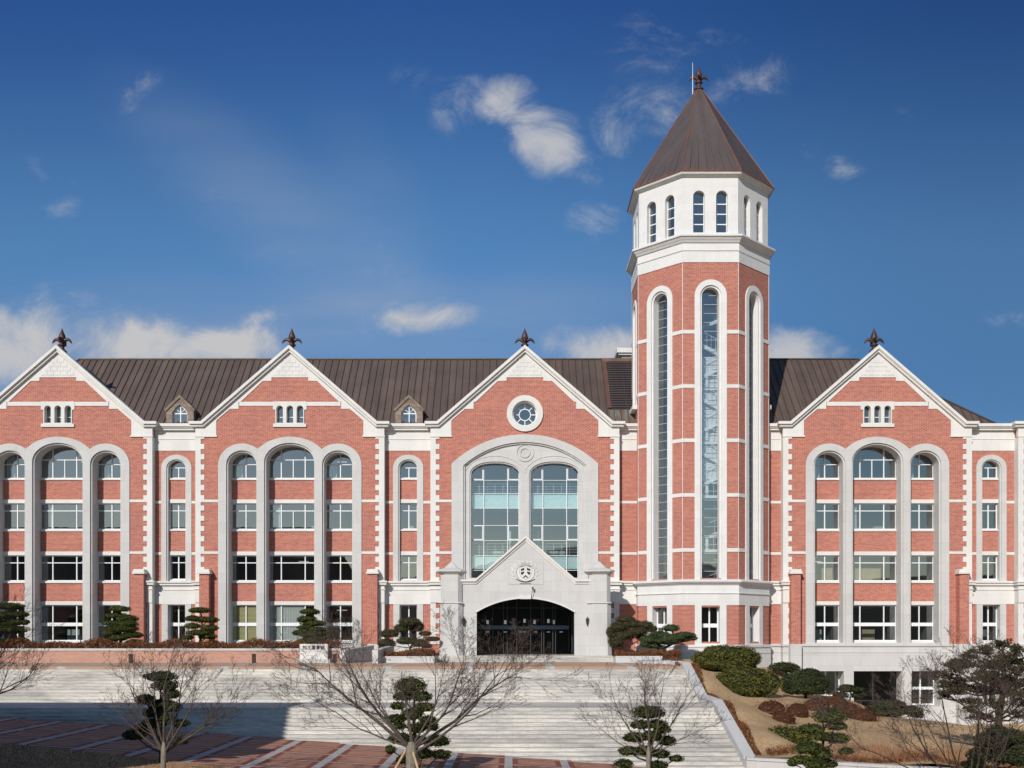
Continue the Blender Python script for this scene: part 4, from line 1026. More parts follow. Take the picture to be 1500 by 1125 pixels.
# slanting forecourt
def sheet(name, mat, x0, x1, y0, y1, zf, nx, ny, off=0):
    v, f = [], []
    for j in range(ny+1):
        for i in range(nx+1):
            X = x0+(x1-x0)*i/nx; Yy = y0+(y1-y0)*j/ny; v.append((X, Yy, zf(X, Yy)+off))
    for j in range(ny):
        for i in range(nx): a = j*(nx+1)+i; f.append((a, a+1, a+nx+2, a+nx+1))
    me = bpy.data.meshes.new(name); me.from_pydata(v, [], f); me.materials.append(MATS[mat]); me.polygons.foreach_set('use_smooth', [True]*len(f)); me.update()
    o = bpy.data.objects.new(name, me); COL.objects.link(o); return o
tag(sheet('forecourt', 'paving', -70, 70, -75, -24, lambda x, y: gz(x), 60, 4), kind='structure')
def lawn_poly():
    # dead lawn with diagonal front edge
    m = MB(); pts = [(-60,-32.2),(-20.5,-37.3),(-11.4,-40.4),(-4.0,-42.6),(4,-44.6),(30,-50),(30,-74),(-60,-74)]
    tris = tessellate_polygon([[Vector((p[0],p[1],0)) for p in pts]])
    # subdivide by strips in x for slope
    xs = [-60,-45,-32,-20.5,-11.4,-4,4,30]
    def edge(x):
        for a, b in zip(pts[:5]+[pts[5]], pts[1:6]):
            if a[0] <= x <= b[0]: return a[1]+(b[1]-a[1])*(x-a[0])/(b[0]-a[0])
        return pts[5][1]
    for a, b in zip(xs[:-1], xs[1:]):
        m.face([(a,-74,gz(a)+.03),(b,-74,gz(b)+.03),(b,edge(b),gz(b)+.03),(a,edge(a),gz(a)+.03)])
        m.face([(a,edge(a),gz(a)-.05),(b,edge(b),gz(b)-.05),(b,edge(b),gz(b)+.03),(a,edge(a),gz(a)+.03)])
    return m.build('lawn', 'lawn')
tag(lawn_poly(), kind='structure')
tag(sheet('ground', 'far_ground', -1500, 1500, -1500, 1500, lambda x, y: -9.4, 4, 4), kind='structure')
def hillz(x, y):
    r = math.hypot(x, y+80); t = max(0, min(1, (r-330)/150)); f = 1 if y < 0 else .35
    return -9.3+f*t*t*(3-2*t)*(44+13*math.sin(x*.011+1.2)+7*math.sin(x*.031))
tag(sheet('hills', 'wood_leaf', -900, 900, -700, -330, hillz, 60, 14), kind='structure')

# garden slope
CP = [(10.7,-8,-1.75),(10.7,-16,-1.95),(10.7,-21.6,-3.45),(10.7,-25.7,-3.6),(10.7,-29,-4.45),(10.7,-33,-5.35),(16,-33,-5.68),(22,-33,-6.05),(30,-33,-6.5),(42,-33,-7.0),
 (12,-5,-1.7),(14.3,-5,-1.75),(18,-5,-2.3),(16,-14,-3.8),(14,-12,-3.1),(14.5,-8,-2.45),(14.2,-15,-3.85),(18.7,-12,-4.05),(20,-14,-4.35),(20,-9,-4.1),(21.5,-18,-4.9),(14,-20,-4.15),(25,-14,-5.55),(22,-4,-4.6),(24,-1.5,-6.0),(19.6,-1,-3.2),(26,-6,-6.3),
 (29,-3,-6.9),(29,-9,-6.7),(34,-3,-6.95),(45,-3,-7.0),(34,-14,-6.8),(16,-25,-4.7),(20,-25,-5.15),(26,-24,-5.9),(34,-25,-6.8),(15,-29,-5.4),(20,-29.5,-5.6),(45,-20,-7.1),(58,-10,-7.1),(58,-33,-7.3),(58,-2,-7.1)]
def garden(x, y):
    sw = sz = 0
    for a, b, c in CP:
        d2 = (x-a)**2+(y-b)**2+.6; ww = 1/d2**1.7; sw += ww; sz += ww*c
    return sz/sw+.05*math.sin(x*1.3+y*.7)
m_ = sheet('garden_slope', 'lawn', 10.62, 60, -33.3, 1.0, garden, 100, 70); tag(m_, kind='structure')

# ------------------------------------------------------------------ garden walls
def wall_path(name, pts, th, label, cat='wall', drop=1.2, mat='granite', group=None):
    """pts (x,y,ztop,zbottom); solid wall with coping"""
    m = MB()
    for (a, b) in zip(pts[:-1], pts[1:]):
        d = Vector((b[0]-a[0], b[1]-a[1], 0)).normalized(); n = Vector((-d[1], d[0], 0))*th/2
        def q(p, z, s_, e_=1.0): return (p[0]+n[0]*s_*e_, p[1]+n[1]*s_*e_, z)
        for (e_, za, zb_) in ((1.0, lambda p: p[3], lambda p: p[2]-.12), (1.25, lambda p: p[2]-.12, lambda p: p[2])):
            A = [q(a,za(a),-1,e_),q(a,za(a),1,e_),q(a,zb_(a),1,e_),q(a,zb_(a),-1,e_)]; B = [q(b,za(b),-1,e_),q(b,za(b),1,e_),q(b,zb_(b),1,e_),q(b,zb_(b),-1,e_)]
            for i in range(4): j = (i+1) % 4; m.face([A[i],A[j],B[j],B[i]])
            m.face(A[::-1]); m.face(B)
    o = m.build(name, mat); tag(o, label, cat, group); return o
wall_path('stair_wall', [(10.45,-15.2,-1.62,-3.5),(10.45,-16.0,-1.66,-4),(10.45,-21.5,-3.28,-6),(10.45,-25.8,-3.30,-7),(10.45,-33.15,-5.34,-8)], .42, 'long white stone wall stepping down the right side of the wide stairs', 'stair wall')
wall_path('garden_wall', [(10.24,-33.35,-5.34,-7),(20,-33.35,-5.88,-7.6),(30,-33.35,-6.42,-8.2),(60,-33.35,-7.3,-9.6)], .42, 'low white stone retaining wall along the bottom of the dry grass slope', 'garden wall')
# hedge bed left: brick faced retaining wall
m = MB(); m.cur = 0; m.box(-70,-11.75,-7,-6.75,-1.9,-1.08); m.box(-11.98,-11.75,-6.75,-.2,-1.9,-1.08); m.cur = 1; m.box(-70,-11.7,-7.06,-6.7,-1.08,-.93); m.box(-12.0,-11.7,-6.7,-.2,-1.08,-.93)
tag(m.build('planter_wall', ['dark_brick','granite']), 'low red brick planter wall with white coping left of the entrance', 'planter wall')
m = MB(); m.box(-70,-11.98,-6.76,.5,-1.9,-1.12); tag(m.build('planter_soil', 'soil'), kind='structure')
m = MB(); m.box(-9.0,-5.25,-7.9,-7.6,-1.9,-1.45); m.box(-9.0,-8.75,-7.6,-.2,-1.9,-1.45); m.box(-8.75,-5.25,-7.6,.5,-1.9,-1.55)
tag(m.build('planter_kerb', 'granite'), 'white stone planter kerb in front of the broad pine left of the porch', 'planter kerb')
m = MB(); m.box(7.1,10.3,-7.0,-6.7,-1.9,-1.45); m.box(7.1,10.25,-6.7,.4,-1.9,-1.55)
m.box(8.6,11.2,-9.8,-7.2,-2.4,-1.72)
tag(m.build('planter_kerb', 'granite'), 'white stone planter kerb right of the porch beside the tower', 'planter kerb')
m = MB(); m.box(10.25,11.4,-7.0,.5,-2.6,-1.62); m.box(11.2,17,-6,0,-3.2,-1.85); tag(m.build('planter_soil', 'soil'), kind='structure')
# ramp parapets
def parapet(x0, y0, x1, y1, label):
    m = MB(); d = Vector((x1-x0, y1-y0, 0)).normalized(); n = Vector((-d[1], d[0], 0))*.2
    P4 = [(x0-n[0], y0-n[1]), (x0+n[0], y0+n[1]), (x1+n[0], y1+n[1]), (x1-n[0], y1-n[1])]
    zt = [-1.02,-1.02,-.75,-.75]
    top = [(p[0],p[1],z) for p, z in zip(P4, zt)]; bot = [(p[0],p[1],-1.9) for p in P4]
    for i in range(4): j = (i+1) % 4; m.face([bot[i],bot[j],top[j],top[i]])
    m.face(top); tag(m.build('ramp_parapet', 'granite'), label, 'parapet', 'parapets of the ramp opening')
parapet(-11.35,-8.6,-10.1,-3.5,'left sloping white stone parapet of the ramp opening by the brick planter')
parapet(-9.15,-8.9,-8.6,-4.0,'right sloping white stone parapet of the ramp opening next to the broad pine')

# ------------------------------------------------------------------ small street furniture
sg_ = empty('stone_sign', (-13.5,-7.4,-1.9)); tag(sg_, 'rectangular white stone name sign with dark characters in front of the planter', 'sign')
m = MB(); m.box(-14.45,-12.55,-7.55,-7.2,-1.62,-.62); m.build('slab', 'granite_trim', sg_)
m = MB(); m.box(-14.65,-12.35,-7.75,-7.0,-1.9,-1.62); m.build('base', 'granite', sg_)
cu = bpy.data.curves.new('lettering', 'FONT'); cu.body = '\u7267\u4e3b\u5716\u66f8\u9928'; cu.size = .29; cu.extrude = .012; cu.align_x = 'CENTER'; cu.resolution_u = 3; cu.space_character = 1.05
to = bpy.data.objects.new('tmp', cu); COL.objects.link(to)
dg = bpy.context.evaluated_depsgraph_get(); me = bpy.data.meshes.new_from_object(to.evaluated_get(dg)); bpy.data.objects.remove(to)
me.name = 'lettering'; me.materials.clear(); me.materials.append(MATS['emblem_ink'])
lo = bpy.data.objects.new('lettering', me); COL.objects.link(lo); lo.parent = sg_; lo.rotation_euler = (R(90),0,0); lo.location = (0, -.165, .93)

def bollard(x, y, label):
    m = MB(Matrix.Translation((x,y,-1.9))); m.box(-.11,.11,-.11,.11,0,.52); m.box(-.13,.13,-.13,.13,.52,.58); m.box(-.09,.09,-.09,.09,.58,.62)
    tag(m.build('bollard', 'bark_brown'), label, 'bollard', 'short posts along the terrace')
bollard(-25.7,-8.2,'short dark red post on the terrace, behind the left bare tree')
bollard(-17.4,-8.2,'short dark red post on the terrace, nearest to the stone sign')
bollard(-11.95,-8.2,'short dark red post on the terrace at the end of the brick planter')
lp = empty('garden_lamp', (-29.9,-6.2,-1.12)); tag(lp, 'small dark garden lamp on a short pole in the rust red hedge', 'lamp')
m = MB(Matrix.Translation((-29.9,-6.2,-1.12))); m.tube([Vector((0,0,0)),Vector((0,0,.75))],[.035,.03],8); m.build('pole','dark_metal',lp)
m = MB(Matrix.Translation((-29.9,-6.2,-.37))); m.lathe([(.05,0),(.11,.03),(.12,.16),(.17,.18),(.05,.27)],n=10); m.build('lamp_head','dark_metal',lp)

# building out of frame that throws the big shadow
ob = empty('hip_roofed_building', (-45,-55,-4)); tag(ob, 'building beyond the left edge whose long shadow falls across the stairs', 'building')
OX, YF, YB = -17.7, -50.0, -60.0
SK = .4245*(YF-YB)          # plan sheared along the sun direction to shape the shadow's right edge
m = MB(); W_ = [(-80,YF-.4),(OX,YF-.4),(OX-SK,YB+.4),(-80,YB+.4)]
for i in range(4):
    j = (i+1) % 4; a, b = W_[i], W_[j]
    m.face([(a[0],a[1],-6),(b[0],b[1],-6),(b[0],b[1],3.5),(a[0],a[1],3.5)])
m.build('wall', 'red_brick', ob)
m = MB()
A_ = [(-82,YF,3.4),(-16.9,YF,3.4),(-16.9-SK,YB,3.4),(-82,YB,3.4)]; B_ = [(-82,YF-.3,13.4),(-23.2,YF-.3,13.4),(-23.2-SK,YB+.3,13.4),(-82,YB+.3,13.4)]
for i in range(4): j = (i+1) % 4; m.face([A_[i],A_[j],B_[j],B_[i]])
m.face(B_); m.face(A_[::-1]); ro = m.build('roof', 'brown_roof', ob)
m = MB(Matrix.Translation((-23.0,YF-.6,13.35))); m.lathe([(.2,0),(.1,.2),(.2,.4),(.2,.6),(.02,1.1)], n=8); m.build('finial', 'finial_bronze', ob)
for i in range(8):
    for z in (-3.4, .2):
        o_ = piece('window', 'white_frame', ob, -20-4*i-2, -20-4*i, YF-.42, YF-.36, z, z+2); piece('glass', 'dark_metal', o_, -20-4*i-1.9, -20-4*i-.1, YF-.38, YF-.33, z+.1, z+1.9)

# ================================================================== VEGETATION
def leafball(m, c, r, n, size, flat=1.0, core=True, jag=.06, up=.35):
    """many small leaf faces through the shell of an ellipsoid"""
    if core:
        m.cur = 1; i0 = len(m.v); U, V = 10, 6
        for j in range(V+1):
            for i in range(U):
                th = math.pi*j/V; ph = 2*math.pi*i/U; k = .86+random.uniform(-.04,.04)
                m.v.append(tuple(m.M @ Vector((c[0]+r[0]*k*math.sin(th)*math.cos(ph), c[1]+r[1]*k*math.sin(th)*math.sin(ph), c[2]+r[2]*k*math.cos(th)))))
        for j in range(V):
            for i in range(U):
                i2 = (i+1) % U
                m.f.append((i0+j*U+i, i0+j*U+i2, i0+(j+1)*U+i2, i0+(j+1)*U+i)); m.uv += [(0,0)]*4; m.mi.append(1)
    m.cur = 0
    # lobes for an uneven outline
    lob = [(random.uniform(0,6.28), random.uniform(-1,1), random.uniform(.4,.9)) for _ in range(6)]
    for _ in range(n):
        zz = random.uniform(-.85, 1); ph = random.uniform(0, 6.283); rr = math.sqrt(max(0, 1-zz*zz))
        d = Vector((rr*math.cos(ph), rr*math.sin(ph), zz))
        k = 1+jag*math.sin(3*ph+lob[0][0])*math.cos(2*zz+lob[1][0])+jag*.6*math.sin(7*ph+lob[2][0]+3*zz)+random.uniform(-.12,.03)
        p = Vector((c[0]+r[0]*k*d.x, c[1]+r[1]*k*d.y, c[2]+r[2]*k*d.z))
        nrm = (Vector((d.x/r[0], d.y/r[1], d.z/r[2])).normalized()+Vector((random.gauss(0,.45), random.gauss(0,.45), random.gauss(0,.45)+up))).normalized()
        a = nrm.orthogonal().normalized(); a.rotate(Matrix.Rotation(random.uniform(0,6.28), 3, nrm)); b = nrm.cross(a)
        s_ = size*random.uniform(.5,1.15)
        i0 = len(m.v)
        for q in (a*s_, b*s_*.55, -a*s_, -b*s_*.55): m.v.append(tuple(m.M @ (p+q)))
        m.f.append((i0,i0+1,i0+2,i0+3)); m.uv += [(0,0)]*4; m.mi.append(0)
def sx(px, d): return (px-750)*d/1560
def sz(py, d): return (930-py)*d/1560

def cloud_tree(name, label, d, base_px, base_z, pads, leaf='conifer_leaf', cat='tree', size=.06, dens=1.0, group=None, trunk_r=.10, lean=0, depth=.85):
    """pads: (px, py, rx_px, ry_px[, dy]) measured at distance d"""
    x0 = sx(base_px, d); y0 = d-80
    o = empty(name, (x0, y0, base_z)); tag(o, label, cat, group)
    m = MB(); k = d/1560; tops = []
    for pd in pads:
        px, py, rx, ry = pd[:4]; dy = pd[4] if len(pd) > 4 else random.uniform(-.28,.28)*depth
        c = (sx(px, d), y0+dy, sz(py, d)); r = (rx*k, max(rx*k*depth, .2), ry*k*(.80 if group == pr else .95)); tops.append(c)
        area = r[0]*r[1]*3.14*2+6*r[0]*r[2]; n = int(dens*area/(size*size)*.75); leafball(m, c, r, min(n, 2600), size)
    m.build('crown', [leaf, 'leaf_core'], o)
    t = MB(); zt = max(c[2] for c in tops)
    P_ = []; Nn = 9
    for i in range(Nn):
        f = i/(Nn-1); zz = base_z+(zt-base_z)*f*.95
        near = [c for c in tops if abs(c[2]-zz) < .5]
        cx = x0+(sum(c[0] for c in near)/len(near)-x0)*.45 if near and f > .15 else x0
        P_.append(Vector((cx+.05*math.sin(5*f+x0), y0+.04*math.cos(7*f), zz)))
    P_[0].z = base_z-.15
    t.tube(P_, [trunk_r*(1.15-.85*i/(Nn-1)) for i in range(Nn)], 7)
    for c in tops:
        cand = [p for p in P_ if p.z < c[2]+.02] or [P_[0]]
        p = cand[-1] if len(cand) < 2 else cand[-2]; q = Vector(c)
        mid = p.lerp(q, .5)+Vector((0,0,-.08))
        t.tube([p, mid, q], [trunk_r*.45, trunk_r*.35, trunk_r*.2], 5)
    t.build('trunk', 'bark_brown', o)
    return o
random.seed(5)
GZ = -1.12
pr = 'clipped conifers standing in the hedge bed'
cloud_tree('cloud_pruned_conifer', 'clipped dark conifer in the hedge bed at the left edge of the photo', 74.5, 14, GZ, [(12,888,22,7),(-2,902,22,8),(28,900,16,6),(-5,914,26,8),(26,911,17,7),(10,922,30,9),(-18,930,20,8),(25,938,17,6),(-3,941,20,7)], group=pr, size=.055)
cloud_tree('cloud_pruned_conifer', 'clipped conifer in the hedge bed in front of the first brick buttress', 74.5, 176, GZ, [(177,892,16,6),(170,902,17,6),(184,906,17,7),(166,913,16,6),(188,914,15,7),(178,921,24,8),(162,927,13,6),(160,939,11,6),(192,930,16,7),(198,941,14,6),(176,934,14,6)], group=pr, size=.055)
cloud_tree('cloud_pruned_conifer', 'clipped conifer in the hedge bed, before the bay between the two left gables', 74.5, 296, GZ, [(293,894,16,6),(284,906,13,6),(302,908,18,6),(281,917,12,6),(308,920,13,6),(292,927,19,6),(274,934,9,5),(304,932,14,6),(274,944,8,5),(311,942,11,6),(296,944,13,5)], group=pr, size=.055)
cloud_tree('cloud_pruned_conifer', 'bright green clipped conifer behind the white stone sign', 75, 455, GZ, [(455,896,15,6),(450,906,14,6),(443,908,8,5),(459,913,19,6),(447,919,12,5),(441,927,13,6),(455,929,18,7),(471,927,12,7),(452,940,20,6),(472,941,12,6),(464,922,14,6),(460,935,18,6)], group=pr, size=.055, dens=1.1)
cloud_tree('round_shrub', 'small round dark shrub between the stone sign and the hedge', 75, 432, GZ, [(432,947,8,5)], 'conifer_dark', 'shrub', size=.05, trunk_r=.03)
cloud_tree('broad_pine', 'broad brownish pine with flat pads left of the entrance porch', 75.5, 601, -1.5, [(600,911,17,8),(588,920,12,8),(612,918,10,9),(570,928,15,7),(566,942,14,7),(596,939,16,6),(614,942,12,7),(623,928,10,4),(634,936,11,4),(625,946,9,4)], 'pine_brown', size=.055, trunk_r=.09)
cloud_tree('broad_pine', 'dark brown pine in the shade right of the entrance porch', 75.5, 932, -1.6, [(917,907,15,6),(906,918,14,8),(926,914,16,7),(945,915,12,6),(953,921,11,6),(912,930,20,9),(902,940,12,10),(934,925,16,7),(895,925,8,8),(940,934,9,5)], 'pine_brown', size=.055, trunk_r=.11)
cloud_tree('spreading_pine', 'spreading green pine with a round top in front of the tower window', 74.5, 988, -1.75, [(983,920,13,6),(966,930,17,6),(950,937,14,7),(985,934,22,6),(1003,930,16,5),(1012,935,10,4),(975,938,22,6),(944,944,8,5),(958,946,12,5),(998,937,14,4)], 'pine_leaf', size=.055, trunk_r=.12)
# dome bushes on the slope
def bush(label, d, px, py, rx, ry, mat, extra=(), zb=None, name='dome_bush', cat='bush'):
    pads = [(px, py, rx, ry, 0)]+[(e[0], e[1], e[2], e[3], random.uniform(-.3,.3)) for e in extra]
    zb = zb if zb is not None else garden(sx(px,d), d-80)-.05
    return cloud_tree(name, label, d, px, zb, pads, mat, cat, size=.07, trunk_r=.10, depth=.8)
bush('wide olive pine bush against the tower plinth at the top of the slope', 72, 1062, 960, 34, 17, 'bush_olive', [(1034,965,20,13),(1088,961,24,16),(1104,965,13,11),(1060,972,42,11),(1048,953,18,8)])
bush('large olive pine bush lower down the slope beside the stair wall', 65, 1090, 995, 38, 20, 'bush_olive', [(1062,1000,20,17),(1120,996,24,16),(1092,1010,46,13),(1132,1000,13,12),(1078,984,20,9)])
bush('dark rounded bush behind the two large bushes near the tower base', 73, 1148, 977, 22, 8, 'conifer_dark', [(1160,980,12,7)])
bush('dark green pine bush in front of the small basement window', 68, 1180, 997, 28, 18, 'conifer_dark', [(1158,1000,16,15),(1202,1000,15,14),(1180,1010,36,9),(1186,986,16,8)])
cloud_tree('broad_pine', 'small dark flat pine in front of the basement door', 72, 1246, garden(sx(1246,72), -8)-.1, [(1246,1010,20,5),(1232,1018,12,5),(1256,1018,12,5),(1240,1006,12,4)], 'conifer_dark', size=.06, trunk_r=.07)
cloud_tree('spreading_pine', 'wide dark pine with bare lower stems in front of the basement wall', 64, 1308, garden(sx(1308,64), -16)-.1, [(1305,1032,24,8),(1285,1036,16,8),(1330,1040,20,8),(1300,1044,28,7),(1345,1047,10,6),(1280,1046,12,6)], 'conifer_dark', size=.07, trunk_r=.07)
bush('squat dark green pine bush on the dry grass near the garden wall', 51, 1150, 1080, 30, 19, 'bush_olive', [(1128,1085,16,14),(1172,1078,20,15),(1150,1092,36,11)])
# foreground clipped conifers
fg = 'clipped conifers along the foot of the stairs'
cloud_tree('cloud_pruned_conifer', 'clipped conifer with bare lower branches behind the left bare tree, on the shaded lawn', 39.5, 236, gz(-13)+.0, [(233,991,25,9),(243,1004,20,9),(251,1017,15,8),(216,1024,16,9),(235,1032,22,9),(248,1036,17,9),(224,1044,18,9),(262,1060,14,7),(212,1066,16,8),(198,1076,18,9),(226,1060,20,9),(244,1052,16,8),(263,1086,14,6)], 'conifer_dark', size=.05, group=fg, trunk_r=.08, dens=.8)
cloud_tree('cloud_pruned_conifer', 'tall clipped conifer behind the large bare tree with wooden stakes', 41, 608, gz(-4)+.0, [(602,1004,24,14),(590,1020,16,8),(618,1020,16,9),(583,1034,12,7),(622,1036,16,8),(580,1053,15,8),(604,1046,18,10),(585,1063,13,6),(628,1055,14,9),(634,1064,10,7),(587,1082,20,9),(612,1066,16,9),(640,1086,20,10),(616,1084,14,8),(572,1098,8,8),(644,1106,18,8),(620,1104,14,10),(590,1112,10,8)], 'conifer_leaf', size=.05, group=fg, trunk_r=.09, dens=.8)
cloud_tree('cloud_pruned_conifer', 'clipped conifer in front of the stairs, left of the stair wall', 40, 950, gz(5)+.0, [(949,1043,26,11),(938,1061,16,8),(962,1061,18,8),(970,1068,13,8),(929,1080,17,9),(955,1078,17,9),(978,1086,15,9),(920,1100,15,8),(945,1100,18,9),(968,1104,14,8),(992,1112,12,6),(913,1118,15,8),(962,1120,16,8)], 'conifer_leaf', size=.05, group=fg, trunk_r=.09, dens=.8)
cloud_tree('cloud_pruned_conifer', 'bright green clipped conifer in front of the garden wall on the right', 40, 1205, gz(11.6)+.0, [(1213,1048,26,13),(1223,1063,16,7),(1190,1068,20,8),(1228,1082,18,9),(1203,1078,18,8),(1186,1096,22,11),(1205,1104,16,12),(1238,1100,12,6),(1172,1112,16,8),(1160,1116,9,8),(1192,1118,18,9),(1215,1120,16,7)], 'conifer_leaf', size=.05, group=fg, trunk_r=.08, dens=.9)

# low hedges
def hedge(name, label, x0, x1, y0, y1, zf, h, mat='hedge_rust', n=4000, cat='hedge', group=None, size=.07):
    m = MB(); 
    for _ in range(n):
        x = random.uniform(x0, x1); y = random.uniform(y0, y1); zb = zf(x, y)
        hh = h*(.72+.28*math.sin(x*1.7+y)*math.sin(x*.6)+random.uniform(-.2,.2))
        z = zb+hh*math.sqrt(random.random())
        a = Vector((random.gauss(0,1), random.gauss(0,1), random.gauss(0,1.6))).normalized(); b = a.cross(Vector((random.gauss(0,1), random.gauss(0,1), random.gauss(0,1)))).normalized()
        s_ = size*random.uniform(.5,1.3); i0 = len(m.v); p = Vector((x,y,z))
        for q in (a*s_, b*s_*.4, -a*s_, -b*s_*.4): m.v.append(tuple(p+q))
        m.f.append((i0,i0+1,i0+2,i0+3)); m.uv += [(0,0)]*4; m.mi.append(0)
    o = m.build(name, mat); tag(o, label, cat, group); return o
random.seed(21)
hedge('azalea_hedge', 'long rust red winter hedge along the brick planter wall', -38, -11.9, -6.7, -5.6, lambda x, y: -1.12, .80, n=32000)
hedge('azalea_hedge', 'rust red hedge under the broad pine left of the porch', -8.7, -5.3, -7.5, -6.2, lambda x, y: -1.55, .62, n=5000)
hedge('azalea_hedge', 'rust red hedge between the porch pillar and the tower', 7.15, 11.6, -6.7, -5.4, lambda x, y: -1.6, .60, n=6500)
hedge('azalea_hedge', 'narrow rust red hedge following the stair wall down the slope', 10.72, 11.1, -32.6, -8, garden, .30, n=11000, size=.05)
hedge('azalea_hedge', 'rust brown hedge behind the garden wall at the foot of the slope', 11.4, 24, -32.8, -31.9, garden, .30, n=7000, size=.05)
def mound(label, d, px, py, rx, ry):
    m = MB(); x, y = sx(px, d), d-80; z = garden(x, y); rr = rx*d/1560
    leafball(m, (x,y,z+.12), (rr, rr*.8, .62), int(rr*rr*900), .055, jag=.12)
    o = m.build('azalea_mound', ['azalea_rust','rust_core']); tag(o, label, 'shrub', 'low rust red shrubs on the slope')
mound('leftmost low rust red shrub on the dry grass slope', 57, 1130, 1040, 25, 9)
mound('low rust red shrub on the slope, second from the left', 58, 1168, 1038, 20, 9)
mound('small rust red shrub just above the squat green bush', 55, 1148, 1053, 20, 7)
mound('low rust red shrub behind the bright green clipped conifer', 60, 1196, 1038, 24, 10)
mound('rust red shrub below the small dark flat pine', 63, 1238, 1034, 26, 13)
mound('rust brown shrub left of the wide dark pine', 60, 1262, 1047, 26, 10)
mound('rust brown shrub by the basement steps on the slope', 66, 1225, 1026, 20, 8)
# dry tall grass behind the garden wall and near the right trees
m = MB(); random.seed(31)
for _ in range(17000):
    x = random.uniform(15, 30); y = random.uniform(-32.7, -29.2) ; z = garden(x, y)
    if random.random() > (y+32.9)/-1.0*0+1-(y+32.7)/4: continue
    h = random.uniform(.12,.42); dx, dy = random.gauss(0,.09), random.gauss(0,.09); i0 = len(m.v)
    m.v += [(x-.012,y,z),(x+.012,y,z),(x+dx,y+dy,z+h)]; m.f.append((i0,i0+1,i0+2)); m.uv += [(0,0)]*3; m.mi.append(0)
tag(m.build('dry_grass', 'dry_grass'), kind='stuff')
# lawn tufts in the foreground and on the slope
m = MB()
for _ in range(26000):
    x = random.uniform(-22, -4); y = random.uniform(-47, -37.5)
    e_ = -37.3-(x+20.5)*.341
    if y > e_: continue
    z = gz(x)+.03; h = random.uniform(.03,.09); dx, dy = random.gauss(0,.04), random.gauss(0,.04); i0 = len(m.v)
    m.v += [(x-.008,y,z),(x+.008,y,z),(x+dx,y+dy,z+h)]; m.f.append((i0,i0+1,i0+2)); m.uv += [(0,0)]*3; m.mi.append(0)
tag(m.build('lawn_grass', 'dry_grass'), kind='stuff')

# ------------------------------------------------------------------ bare trees
def bare_tree(label, x, y, zb, fork, limbs, seed, tr=.16, bark_='bark_grey', spread=1.0, group='bare trees along the forecourt', stakes=False, twig_r=.0075, name='bare_tree', dens=1.0):
    random.seed(seed)
    o = empty(name, (x, y, zb)); tag(o, label, 'tree', group)
    T_ = MB(); B_ = MB(); W_ = MB()
    top = Vector((x+.05, y, zb+fork))
    T_.tube([Vector((x,y,zb-.2)), Vector((x,y,zb+.15)), Vector((x+.03,y,zb+fork*.5)), top, top+Vector((0,0,.18))], [tr*1.5,tr*1.12,tr,tr*1.08,tr*.5], 12)
    def grow(p, d, ln, r, lev):
        n = 7 if lev < 2 else 5; pts = [p.copy()]; rr = [r]; dd = d.copy(); kids = []
        for i in range(n):
            w_ = .10 if lev < 2 else .15
            dd = (dd+Vector((random.gauss(0,w_), random.gauss(0,w_), random.gauss(0,w_)+(.06 if lev == 0 else .035)))).normalized()
            p = p+dd*ln/n; pts.append(p.copy()); rr.append(max(r*(1-.72*(i+1)/n), .003))
            kids.append((p.copy(), dd.copy(), rr[-1]))
        tgt = B_ if lev < 2 else W_
        tgt.tube(pts, rr, 7 if lev == 0 else (5 if lev == 1 else 3))
        if lev >= 4 or ln < .14: return
        cnt = {0: 6, 1: 5, 2: 3, 3: 2}[lev]
        for j in range(int(cnt*dens+.5)):
            f = .22+.78*(j+random.random())/cnt; idx = min(len(kids)-1, int(f*len(kids)))
            q, qd, qr = kids[idx]
            ax = qd.orthogonal().normalized(); ax.rotate(Matrix.Rotation(random.uniform(0,6.28), 3, qd))
            nd = (qd+ax*random.uniform(.5,.95)).normalized(); nd.z = nd.z*.85+.10; nd.normalize()
            grow(q, nd, ln*random.uniform(.38,.60)*(1-.25*f), max(qr*.62, twig_r*.7), lev+1)
        grow(kids[-1][0], kids[-1][1], ln*.35, max(rr[-1]*.9, twig_r*.7), lev+1)
    for (ang, el, ln, r) in limbs:      # ang in plan, el = elevation
        d = Vector((math.cos(R(ang))*math.cos(R(el)), math.sin(R(ang))*math.cos(R(el)), math.sin(R(el))))
        grow(top-Vector((0,0,random.uniform(0,.25))), d, ln, r*.82, 0)
    T_.build('trunk', bark_, o, smooth=True); B_.build('branch', bark_ if bark_ == 'bark_brown' else 'limb_bark', o, smooth=True); W_.build('twigs', 'twig', o)
    if stakes:
        for a in (-55, 40, 165):
            m = MB(); bx, by = x+1.05*math.cos(R(a)), y+.9*math.sin(R(a)); m.tube([Vector((bx,by,zb-.1)), Vector((x+.14*math.cos(R(a)), y+.14*math.sin(R(a)), zb+fork*.95))], [.045,.04], 7, True); m.build('support_pole', 'wood_pole', o)
    return o
bark('limb_bark', (.055,.043,.036), (.12,.098,.082))
